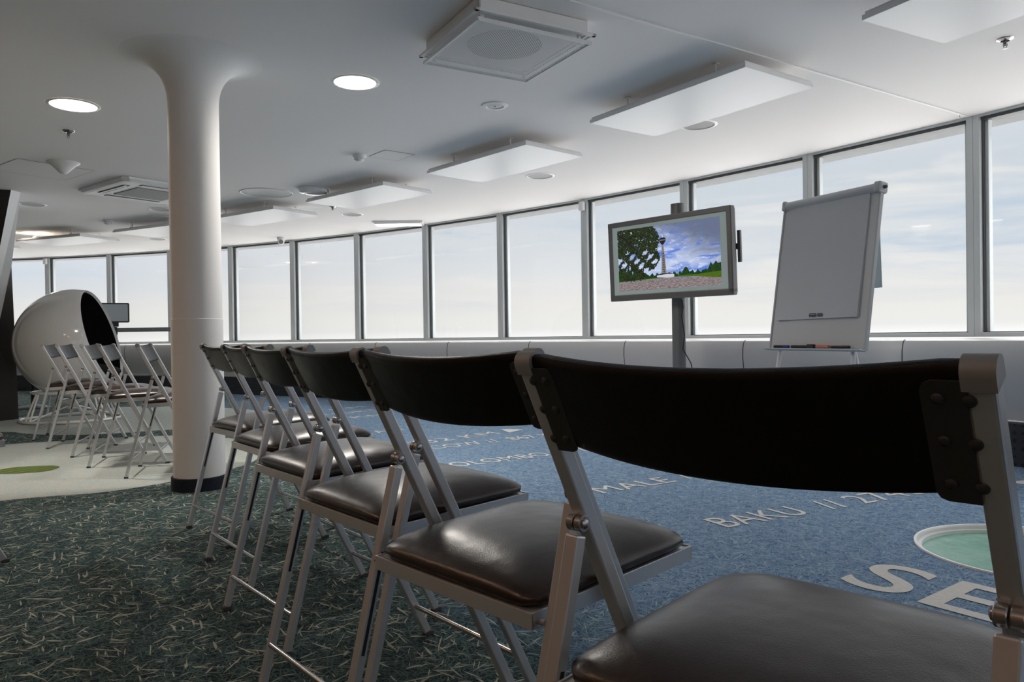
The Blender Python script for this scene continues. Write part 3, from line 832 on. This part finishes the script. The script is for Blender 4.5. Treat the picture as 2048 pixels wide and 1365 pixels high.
# picture, w x h centred
PW, PHh = .875, .452; pz0 = .072
def emis(name, build_col, st=.75):
    m = bpy.data.materials.new(name); m.use_nodes = True; t = NT(m); t.n.remove(t.n['Principled BSDF'])
    e = t.node('ShaderNodeEmission'); e.inputs[1].default_value = st
    r = build_col(t)
    if isinstance(r, tuple): e.inputs[0].default_value = (*r, 1)
    else: t.link(r, e.inputs[0])
    t.link(e.outputs[0], t.n['Material Output'].inputs[0]); return m
def skyc(t):
    co = t.node('ShaderNodeTexCoord').outputs['Object']
    v = t.mapping(co, rot=(0, .35, 0), scale=(2.2, 1, 6.5), loc=(.4, 0, .2)); n = t.noise(v, 1.5, 8, .62, .5)
    v2 = t.mapping(co, rot=(0, .3, 0), scale=(5, 1, 14), loc=(3.4, 0, 1.2)); n2 = t.noise(v2, 2.2, 6, .6, .3)
    s = t.node('ShaderNodeSeparateXYZ'); t.link(co, s.inputs[0])
    c = t.mix(t.ss(n, .38, .58), (.10, .22, .68), (.50, .58, .82))
    c = t.mix(t.math('MULTIPLY', t.ss(n2, .48, .66), .8), c, (.72, .76, .90))
    # slate cloud towards the upper right
    g = t.math('ADD', t.math('MULTIPLY', s.outputs[0], .9), t.math('MULTIPLY', s.outputs[2], 2.2))
    dk = t.ss(t.math('ADD', g, t.math('MULTIPLY', n, .9)), 1.15, 1.75)
    return t.mix(dk, c, (.14, .17, .27))
def grc(t):
    co = t.node('ShaderNodeTexCoord').outputs['Object']
    n = t.noise(t.mapping(co, scale=(14, 1, 60)), 3, 6, .7)
    return t.mix(t.ss(n, .35, .65), (.13, .09, .09), (.36, .31, .32))
def grassc(t):
    co = t.node('ShaderNodeTexCoord').outputs['Object']
    return t.mix(t.noise(t.mapping(co, scale=(14, 1, 40)), 3, 5, .6), (.03, .08, .008), (.12, .20, .02))
def leafc(a, b):
    def f(t):
        co = t.node('ShaderNodeTexCoord').outputs['Object']
        return t.mix(t.ss(t.noise(co, 90, 4, .7), .35, .65), a, b)
    return f
pm = [emis('picture sky', skyc), emis('picture gravel', grc), emis('picture grass', grassc), emis('picture leaves', leafc((.010, .014, .008), (.04, .055, .022))),
      emis('picture concrete', leafc((.14, .125, .11), (.28, .25, .22))), emis('picture dark', lambda t: (.02, .02, .022)), emis('picture white', lambda t: (.6, .62, .62)),
      emis('picture green trees', leafc((.010, .03, .01), (.03, .075, .02))), emis('picture red', lambda t: (.35, .12, .10))]
bm = bmesh.new()
def pp(u, v, lay): return Vector((-PW / 2 + u * PW, -.0185 - .0003 * lay, pz0 + v * PHh))
def ppoly(pts, mi, lay):
    f = bm.faces.new([bm.verts.new(pp(u, v, lay)) for u, v in pts]); f.material_index = mi
ppoly([(0, 0), (1, 0), (1, 1), (0, 1)], 0, 0)
hz = .19
# tree line
P = [(.28, hz - .02)]
for k in range(49):
    u = .28 + .72 * k / 48; h_ = .045 + .02 * math.sin(k * 1.7) + .01 * math.sin(k * 4.1)
    if .64 < u < .72: h_ += .07 * math.sin((u - .64) / .08 * PI)
    if u > .86: h_ += .10 * min(1, (u - .86) / .06) + .02 * math.sin(k * 2.3)
    P.append((u, hz + h_))
P.append((1, hz - .02)); ppoly(P, 7, 1)
ppoly([(0, 0), (1, 0), (1, .13), (.6, .165), (.42, .165), (0, .15)], 1, 2)
ppoly([(.0, .15), (.42, .168), (.42, .18), (.0, .17)], 2, 3)
ppoly([(.56, .175), (.8, .15), (1, .11), (1, .21), (.78, .185), (.66, .19)], 2, 3)
ppoly([(.4, .185), (.40, .215), (.43, .235), (.54, .235), (.57, .21), (.57, .175), (.5, .17)], 6, 4)
ppoly([(.39, .212), (.40, .222), (.46, .245), (.54, .24), (.56, .222), (.50, .226)], 5, 5)
ppoly([(.447, .24), (.497, .24), (.474, .70), (.459, .70)], 4, 5)     # shaft
for k in range(9): v_ = .26 + k * .035; ppoly([(.464, v_), (.481, v_), (.481, v_ + .012), (.464, v_ + .012)], 5, 6)
ppoly([(.456, .69), (.478, .69), (.496, .735), (.503, .76), (.497, .785), (.478, .80), (.456, .80), (.437, .785), (.431, .76), (.438, .735)], 5, 6)
ppoly([(.433, .752), (.501, .752), (.502, .768), (.432, .768)], 4, 7)
ppoly([(.461, .80), (.474, .80), (.4705, .86), (.4645, .86)], 6, 6); ppoly([(.4645, .86), (.4705, .86), (.4685, .95), (.4665, .95)], 8, 6)
ppoly([(.612, .19), (.615, .19), (.605, .34), (.585, .35), (.585, .346), (.602, .337)], 6, 4)
# overhanging tree, leaf by leaf
r2 = random.Random(3)
def inside(u, v):
    e = ((u - .10) / .33) ** 2 + ((v - .78) / .36) ** 2
    e2 = ((u - .30) / .13) ** 2 + ((v - .50) / .20) ** 2
    e3 = ((u - .16) / .15) ** 2 + ((v - .40) / .28) ** 2
    return e < 1 or e2 < 1 or e3 < 1
cnt = 0
while cnt < 2600:
    u, v = r2.random() * .46, .16 + r2.random() * .84
    if not inside(u, v): continue
    dn = math.sin(u * 37 + v * 21) + math.sin(u * 61 - v * 43)
    if v < .62 and dn < -.3: continue
    cnt += 1; a = r2.random() * PI; l = .010 + r2.random() * .012
    du, dv = math.cos(a) * l, math.sin(a) * l * 1.7
    pts = [(u - du, v - dv), (u + dv * .3, v - du * .5), (u + du, v + dv), (u - dv * .3, v + du * .5)]
    pts = [(min(max(x, 0.), 1), min(max(y, .14), 1.)) for x, y in pts]
    try: ppoly(pts, 3, 8 + cnt % 3)
    except Exception: pass
ppoly([(0, .96), (.06, .90), (.14, .76), (.22, .62), (.215, .61), (.13, .74), (.05, .87), (0, .93)], 5, 12)
P = [(0, .16)] + [(.30 * k / 20, .16 + (.17 + .05 * math.sin(k * 1.1) + .03 * math.sin(k * 2.9)) * (1 if k < 18 else .5)) for k in range(21)] + [(.30, .17)]
ppoly(P, 7, 7)
TB('picture', bm, pm)
# bracket strip on the right rear side
bm = bmesh.new(); box(bm, (TVW / 2 + .004, .062, .32), (.022, .022, .21)); box(bm, (TVW / 2 - .06, .058, .32), (.12, .012, .04)); TB('side_bracket', bm, M['bezel'], bevel=.003)
# pole
ps = empty('television_stand', (1.203, 5.385, 0), yaw)
tag(ps, 'tall grey pole stand with cables carrying the television', 'stand')
M['pole'] = noisy(mat('grey pole', (.19, .20, .20), .4, metal=.4), 4, .05)
def stadium(bm, w, d, z0, z1, n=10):
    P = []
    for s in (1, -1):
        for k in range(n + 1):
            a = -PI / 2 + PI * k / n
            P.append((s * (w / 2 - d / 2 + math.cos(a) * d / 2), s * math.sin(a) * d / 2))
    A = [bm.verts.new((x, y, z0)) for x, y in P]; B = [bm.verts.new((x, y, z1)) for x, y in P]
    bm.faces.new(A[::-1]); bm.faces.new(B)
    for k in range(len(P)): bm.faces.new((A[k], A[(k + 1) % len(P)], B[(k + 1) % len(P)], B[k]))
bm = bmesh.new(); stadium(bm, .10, .075, .01, 1.745); build('pole', bm, M['pole'], ps, smooth=True)
bm = bmesh.new(); lathe(bm, [(.30, 0), (.30, .008), (.28, .012), (0, .014)], 48, cap=False); build('base_plate', bm, M['pole'], ps, smooth=True)
bm = bmesh.new(); box(bm, (0, -.035, 1.36), (.16, .035, .28)); build('mount', bm, M['bezel2'], ps)
bm = bmesh.new(); tube(bm, [(.045, -.02, 1.05), (.062, -.03, 1.0), (.052, -.035, .93), (.07, -.03, .80), (.055, -.03, .70), (.10, .0, .6), (.13, .02, .4), (.10, .02, .02)], .004, 8)
build('cable', bm, M['black'], ps, smooth=True)

# ------------------------------------------------------------------ flip chart
fc = empty('flip_chart', (1.80, 4.455, 0), -1.128); tag(fc, 'white flip chart easel with blank paper pad beside the television', 'flip chart')
BW, BH, bz0, ln = .70, .942, .705, .159
FM = Matrix.Translation((0, 0, bz0)) @ Matrix.Rotation(-ln, 4, 'X')
def FB(name, bm, m, parent=fc, **k):
    bm.transform(FM); return build(name, bm, m, parent, **k)
M['wboard'] = noisy(mat('whiteboard enamel', (.66, .66, .66), .14, spec=.6), 2, .02)
M['paper'] = noisy(mat('pad paper', (.60, .61, .625), .8, spec=.2), 2, .02)
M['paperb'] = noisy(mat('flipped paper', (.70, .80, .84), .8, spec=.2), 2, .02)
M['fgrey'] = noisy(mat('easel grey plastic', (.50, .52, .53), .4), 4, .04)
bm = bmesh.new(); box(bm, (0, .008, BH / 2), (BW, .016, BH)); FB('board', bm, M['wboard'], bevel=.003)
for s in (-1, 1):
    bm = bmesh.new(); box(bm, (s * (BW / 2 + .004), .006, BH / 2), (.012, .026, BH)); FB('edge_profile', bm, M['fgrey'], bevel=.002)
# pad: slightly wavy stack of sheets
bm = bmesh.new(); nx, nz = 14, 24; pw = .60; ptop, pbot = .905, .185
F_, Bk = [], []
for j in range(nz + 1):
    v_ = j / nz; rowf = []; rowb = []
    for i in range(nx + 1):
        u = i / nx - .5; lift = .010 + .006 * v_ ** 2 * (1 + math.sin(u * 5) * .6) + (.010 * v_ ** 3 if u < -.3 else 0)
        p = Vector((u * pw - .008, -lift, ptop + (pbot - ptop) * v_ + .006 * u * v_)); rowf.append(bm.verts.new(p)); rowb.append(bm.verts.new(Vector((p.x, -.001, p.z))))
    F_.append(rowf); Bk.append(rowb)
for j in range(nz):
    for i in range(nx):
        bm.faces.new((F_[j][i], F_[j][i + 1], F_[j + 1][i + 1], F_[j + 1][i])); bm.faces.new((Bk[j][i], Bk[j + 1][i], Bk[j + 1][i + 1], Bk[j][i + 1]))
for j in range(nz):
    for i in (0, nx): bm.faces.new((F_[j][i], F_[j + 1][i], Bk[j + 1][i], Bk[j][i]))
for i in range(nx):
    for j in (0, nz): bm.faces.new((F_[j][i], F_[j][i + 1], Bk[j][i + 1], Bk[j][i]))
pad = FB('paper_pad', bm, M['paper'], smooth=True)
bm = bmesh.new(); ly = -.0225
box(bm, (-.020, ly, .206), (.050, .001, .020)); 
for k in range(9): box(bm, (.018 + k * .0042, ly, .206), (.0026 if k % 3 else .0015, .001, .020))
FB('printed_marks', bm, M['steeld'], pad)
bm = bmesh.new(); box(bm, (-.020, ly - .0008, .2085), (.040, .0006, .0035)); FB('printed_line', bm, M['paper'], pad)
# top clamp, paper rolled over it
bm = bmesh.new(); lathe(bm, [(.0, -.345), (.030, -.345), (.034, -.335), (.034, .335), (.030, .345), (0, .345)], 28, (0, .006, .925), axis=(1, 0, 0), cap=False)
for v in bm.verts: v.co.z = .925 + (v.co.z - .925) * .85
FB('clamp_roll', bm, M['paper'], smooth=True)
for s in (-1, 1):
    bm = bmesh.new(); box(bm, (s * .345, .006, .925), (.045 if s > 0 else .03, .074, .066)); FB('clamp_end', bm, M['fgrey'], bevel=.012)
bm = bmesh.new(); lathe(bm, [(.010, 0), (.010, .016), (.006, .02), (0, .02)], 16, (.366, .006, .925), axis=(1, 0, 0)); FB('knob', bm, M['screw'], smooth=True)
# tray
bm = bmesh.new(); box(bm, (0, -.022, -.004), (.72, .055, .008)); box(bm, (0, -.047, -.002), (.72, .006, .008)); tray = FB('tray', bm, M['fgrey'], bevel=.004)
# flipped sheets hang straight down behind the board
tp = FM @ Vector((0, .045, .93))
bm = bmesh.new(); nx = 10
A = []; 
for j in range(12):
    v_ = j / 11; row = []
    for i in range(nx + 1):
        u = i / nx - .5
        row.append(bm.verts.new((u * .60, tp.y + .012 * math.sin(u * 6) * v_ + .02 * v_, tp.z - v_ * (tp.z - 1.06))))
    A.append(row)
for j in range(11):
    for i in range(nx): bm.faces.new((A[j][i], A[j][i + 1], A[j + 1][i + 1], A[j + 1][i]))
o = build('flipped_sheets', bm, M['paperb'], fc, smooth=True); sm = o.modifiers.new('s', 'SOLIDIFY'); sm.thickness = .003
# legs
for s in (-1, 1):
    bm = bmesh.new(); tube(bm, [(s * .27, .01, .72), (s * .33, -.10, .0)], .013, 14); build('leg', bm, M['white'], fc, smooth=True)
bm = bmesh.new(); tube(bm, [(0, .15, 1.42), (0, .52, 0)], .013, 14); build('leg', bm, M['white'], fc, smooth=True)
bm = bmesh.new(); tube(bm, [(-.30, .02, .715), (.30, .02, .715)], .012, 12); build('crossbar', bm, M['white'], fc)
bm = bmesh.new(); box(bm, (0, .165, 1.42), (.08, .05, .05)); build('leg_hinge', bm, M['white'], fc)
# markers and eraser on the tray
mk = [(-.235, .125, (.012, .012, .02), (.02, .05, .25), 'black and blue marker pen at the left end of the flip chart tray'),
      (-.09, .13, (.012, .012, .012), (.012, .012, .012), 'black marker pen in the middle of the flip chart tray'),
      (.21, .13, (.03, .012, .012), (.012, .012, .012), 'black marker pen with dark red band at the right end of the tray')]
Wt = Matrix.Translation(fc.location) @ Matrix.Rotation(-1.128, 4, 'Z') @ FM
Mrot = (Matrix.Rotation(-1.128, 4, 'Z') @ Matrix.Rotation(-ln, 4, 'X')).to_euler()
for k, (x, L_, c1, c2, lab) in enumerate(mk):
    p = Wt @ Vector((x, -.026, .013)); o = empty('marker_pen', p); o.rotation_euler = Mrot; tag(o, lab, 'marker', 'marker pens on the flip chart tray')
    bm = bmesh.new(); lathe(bm, [(.006, -L_ / 2), (.009, -L_ / 2 + .004), (.009, L_ * .12), (0, L_ * .12)], 16, axis=(1, 0, 0)); build('barrel', bm, noisy(mat('marker barrel', c1, .35), 8, .05), o, smooth=True)
    bm = bmesh.new(); lathe(bm, [(.0095, L_ * .12), (.0095, L_ / 2 - .003), (.007, L_ / 2)], 16, axis=(1, 0, 0)); build('cap', bm, noisy(mat('marker cap', c2, .35), 8, .05), o, smooth=True)
p = Wt @ Vector((.0, -.026, .016)); bm = bmesh.new(); box(bm, (0, 0, 0), (.05, .026, .024)); o = build('eraser', bm, noisy(mat('black eraser', (.012, .012, .012), .5), 8, .05), loc=p, bevel=.003); o.rotation_euler = Mrot
tag(o, 'black board eraser lying on the flip chart tray', 'eraser')
p = Wt @ Vector((.085, -.026, .0145)); bm = bmesh.new(); box(bm, (0, 0, 0), (.095, .022, .020)); bm.transform(Matrix.Identity(4)); o = build('highlighter', bm, noisy(mat('salmon plastic', (.60, .20, .16), .4), 8, .08), loc=p, bevel=.006); o.rotation_euler = Mrot
tag(o, 'salmon pink highlighter lying between the black markers on the tray', 'marker')

# ------------------------------------------------------------------ ball chair
BC = Vector((-4.545, 7.80, .795)); BR = .568
nrm = Vector((.943, .202, .263)).normalized()
bcr = empty('ball_chair', (-4.6, 7.8, 0)); tag(bcr, 'big glossy white ball chair with black inside, behind the far row of chairs', 'chair')
bcr_loc = Vector((-4.6, 7.8, 0))
th0 = math.asin(.51 / BR); prof = []; prof2 = []
for k in range(41):
    a = th0 + (PI - th0) * k / 40
    prof.append((BR * math.sin(a), BR * math.cos(a))); prof2.append(((BR - .028) * math.sin(a) + .0001, (BR - .028) * math.cos(a) + .001))
prof[-1] = (0, -BR); prof2[-1] = (0, -BR + .028)
M['gloss'] = mat('glossy white shell', (.80, .79, .77), .10, spec=.6, coat=.6)
M['felt'] = noisy(mat('black felt lining', (.010, .010, .011), .85, spec=.2), 60, .3, bump=.3, bscale=150)
bm = bmesh.new(); lathe(bm, [(prof2[0][0] - .0, prof2[0][1] + .0)] + [(prof2[0][0] + .012, prof[0][1] + .012)] + prof, 64, BC - bcr_loc, axis=nrm, cap=False); build('shell', bm, M['gloss'], bcr, smooth=True, angle=60)
bm = bmesh.new(); lathe(bm, prof2, 64, BC - bcr_loc, axis=nrm, cap=False); build('lining', bm, M['felt'], bcr, smooth=True)
# cushions inside
bm = bmesh.new(); bmesh.ops.create_uvsphere(bm, u_segments=24, v_segments=14, radius=1)
for v in bm.verts: v.co = Vector((v.co.x * .36, v.co.y * .36, v.co.z * .09)) + (BC - bcr_loc) + Vector((.06, .0, -.30))
build('seat_cushion', bm, M['felt'], bcr, smooth=True)
bm = bmesh.new()
tube(bm, [(.47 * math.cos(2 * PI * k / 48), .47 * math.sin(2 * PI * k / 48), .018) for k in range(48)], .016, 10, closed=True)
build('floor_ring', bm, M['gloss'], bcr, smooth=True)
bm = bmesh.new()
tube(bm, [(.36 * math.cos(2 * PI * k / 48), .36 * math.sin(2 * PI * k / 48), .30) for k in range(48)], .014, 10, closed=True)
build('upper_ring', bm, M['gloss'], bcr, smooth=True)
for k in range(4):
    a = PI / 4 + k * PI / 2 + .35
    for da in (-.07, .07):
        bm = bmesh.new(); tube(bm, [(.47 * math.cos(a + da), .47 * math.sin(a + da), .02), (.36 * math.cos(a + da * .6), .36 * math.sin(a + da * .6), .30)], .010, 10); build('strut', bm, M['gloss'], bcr, smooth=True)
    bm = bmesh.new(); tube(bm, [(.46 * math.cos(a), .46 * math.sin(a), .02), (.04 * math.cos(a), .04 * math.sin(a), .15)], .009, 10); build('spoke', bm, M['gloss'], bcr, smooth=True)
bm = bmesh.new(); lathe(bm, [(.05, .12), (.05, .17), (.09, .19), (.13, .215), (.13, .225), (0, .23)], 28, cap=True); build('swivel', bm, M['gloss'], bcr, smooth=True)

# ------------------------------------------------------------------ belt barrier
M['bpost'] = noisy(mat('dark barrier post', (.035, .035, .037), .4, metal=.4), 8, .05)
def bpost(x, y, lab, top=.995):
    o = empty('barrier_post', (x, y, 0)); tag(o, lab, 'barrier post', 'belt barrier posts')
    bm = bmesh.new(); lathe(bm, [(.185, 0), (.185, .008), (.16, .022), (.08, .036), (.045, .042), (0, .042)], 40, cap=False); build('base', bm, M['bpost'], o, smooth=True)
    bm = bmesh.new(); lathe(bm, [(.032, .04), (.032, top - .09), (.037, top - .09), (.037, top), (.03, top + .008), (0, top + .008)], 24, cap=False); build('pole', bm, M['bpost'], o, smooth=True)
    return o
P1 = Vector((-5.93, 9.25)); P2 = Vector((-5.26, 9.90)); P3 = Vector((-4.12, 9.75))
bpost(P1.x, P1.y, 'dark barrier post with disc base, behind the ball chair')
p2 = bpost(P2.x, P2.y, 'dark barrier post carrying a framed sign, right of the ball chair')
bpost(P3.x, P3.y, 'dark barrier post hidden behind the white column')
sg = empty('sign_holder', (P2.x, P2.y, 1.006), math.atan2(P2.y, P2.x) - PI / 2); tag(sg, 'small rounded black framed blank sign on top of the barrier post', 'sign')
def rrect(bm, w, h, r, y, zc, th, n=5):
    P = []
    for cx_, cz_, a0 in ((w / 2 - r, h / 2 - r, 0), (-w / 2 + r, h / 2 - r, PI / 2), (-w / 2 + r, -h / 2 + r, PI), (w / 2 - r, -h / 2 + r, 1.5 * PI)):
        for k in range(n + 1):
            a = a0 + PI / 2 * k / n; P.append((cx_ + r * math.cos(a), cz_ + r * math.sin(a)))
    A = [bm.verts.new((x, y, zc + z)) for x, z in P]; B = [bm.verts.new((x, y + th, zc + z)) for x, z in P]
    bm.faces.new(A); bm.faces.new(B[::-1])
    for k in range(len(P)): bm.faces.new((A[k], A[(k + 1) % len(P)], B[(k + 1) % len(P)], B[k]))
bm = bmesh.new(); rrect(bm, .355, .262, .018, -.01, .185, .02); build('frame', bm, M['bpost'], sg)
m = noisy(mat('sign sheet', (.45, .52, .55), .15, coat=.5), 4, .06)
bm = bmesh.new(); rrect(bm, .318, .225, .004, -.0125, .185, .004); build('sign_sheet', bm, m, sg)
bm = bmesh.new(); box(bm, (0, 0, .03), (.10, .02, .06)); build('socket', bm, M['bpost'], sg)
# belt with arrow marks
M['belt'] = noisy(mat('grey barrier belt', (.26, .28, .28), .6), 6, .05); M['chev'] = mat('belt arrow', (.45, .47, .47), .6)
def belt(a, b, lab):
    d = b - a; L_ = d.length; o = empty('barrier_belt', (a.x, a.y, .96), math.atan2(d.y, d.x)); tag(o, lab, 'barrier belt', 'barrier belts')
    bm = bmesh.new(); box(bm, (L_ / 2, 0, 0), (L_ - .082, .003, .056)); build('webbing', bm, M['belt'], o)
    bm = bmesh.new(); x = .14
    while x < L_ - .1:
        for s in (-1, 1):
            bar(bm, (x, -.0024, 0), (x + .018, -.0024, s * .012), .003, .001, Vector((0, 0, 1)))
        bar(bm, (x + .004, -.0024, 0), (x + .034, -.0024, 0), .003, .001, Vector((0, 0, 1)))
        x += .20
    build('arrow_marks', bm, M['chev'], o)
belt(P2, P3, 'grey barrier belt with small arrows running right from the sign post'); belt(P1, P2, 'grey barrier belt mostly hidden behind the ball chair')

# ------------------------------------------------------------------ faceted dark pillar at the left edge
M['pdark'] = noisy(mat('dark bronze cladding', (.030, .026, .024), .35, spec=.6), 1.5, .2); M['plight'] = noisy(mat('white facet', (.70, .72, .74), .3), 2, .03)
def PX(px, py, d):
    X_ = (px - 1024); Y_ = (py - 682.5); r_ = roll
    x = X_ * math.cos(r_) - Y_ * math.sin(r_); y = X_ * math.sin(r_) + Y_ * math.cos(r_)
    return Vector((x / 1494.9 * d, d, EYE - (y / 1494.9 - pitch) * d))
# corner positions of the pillar (x, y, z) in metres
V = dict(TL=(-5.85, 7.45, CEIL), T1=(-5.03, 7.55, CEIL), T2=(-5.02, 7.68, CEIL), Mc=(-5.14, 7.70, 1.60), Bm=(-5.42, 7.55, 0), B0=(-5.50, 7.50, 0),
         BL=(-6.0, 7.40, 0), B1=(-5.26, 7.95, 0), K1=(-5.78, 8.5, CEIL), K2=(-6.1, 8.4, CEIL), K3=(-5.72, 8.55, 0), K4=(-6.3, 8.4, 0))
bm = bmesh.new(); vv = {k: bm.verts.new(p) for k, p in V.items()}
for names, mi in ((('TL', 'T1', 'B0', 'BL'), 0), (('T1', 'T2', 'Mc', 'Bm', 'B0'), 1), (('Mc', 'B1', 'Bm'), 0), (('T2', 'K1', 'K3', 'B1', 'Mc'), 1), (('TL', 'BL', 'K4', 'K2'), 0), (('K1', 'K2', 'K4', 'K3'), 0),
                  (('TL', 'T1', 'T2', 'K1', 'K2'), 0), (('BL', 'B0', 'Bm', 'B1', 'K3', 'K4'), 0)):
    f = bm.faces.new([vv[k] for k in names]); f.material_index = mi
o = build('faceted_pillar', bm, [M['pdark'], M['plight']]); tag(o, 'tall dark faceted pillar with a white slanted side at the left edge', 'pillar')

# ------------------------------------------------------------------ glass porthole in the floor
ph = empty('floor_porthole', (PC.x, PC.y, 0)); tag(ph, 'round pale green glass porthole with white rim in the carpet at the right', 'floor window')
bm = bmesh.new(); lathe(bm, [(PR + .004, .0), (PR + .003, .006), (PR - .006, .006), (PR - .010, .0), (PR - .010, -.012), (PR - .024, -.012), (PR - .024, -.024), (PR - .026, -.045)], 96, cap=False); build('rim', bm, M['panelw'], ph, smooth=True, angle=30)
m = mat('sea green glass', (.22, .48, .38), .12, spec=.6); t = NT(m); b = t.n['Principled BSDF']
co = t.node('ShaderNodeTexCoord').outputs['Object']
t.link(t.mix(t.ss(t.noise(co, 5, 6, .7), .35, .65), (.20, .46, .36), (.30, .58, .46)), b.inputs['Base Color'])
t.link(t.math('ADD', t.math('MULTIPLY', t.noise(co, 40, 4, .7), .3), .05), b.inputs['Roughness'])
bm = bmesh.new(); lathe(bm, [(PR - .02, -.026), (0, -.026)], 96, cap=False); build('glass_pane', bm, m, ph)

# ------------------------------------------------------------------ lights
def area(name, loc, rot, sx, sy, e, col=(1, 1, 1)):
    L = bpy.data.lights.new(name, 'AREA'); L.shape = 'RECTANGLE'; L.size = sx; L.size_y = sy; L.energy = e; L.color = col
    o = bpy.data.objects.new(name, L); COL.objects.link(o); o.location = loc; o.rotation_euler = rot; return o

scn.view_settings.view_transform = 'Standard'; scn.view_settings.look = 'None'
scn.view_settings.exposure = 0.42; scn.view_settings.gamma = 1
scn.view_settings.use_curve_mapping = False
scn.cycles.max_bounces = 7; scn.cycles.diffuse_bounces = 5; scn.cycles.glossy_bounces = 4; scn.cycles.transparent_max_bounces = 12
scn.cycles.sample_clamp_indirect = 4
scn.cycles.use_denoising = True
scn.cycles.use_adaptive_sampling = True; scn.cycles.adaptive_threshold = .03
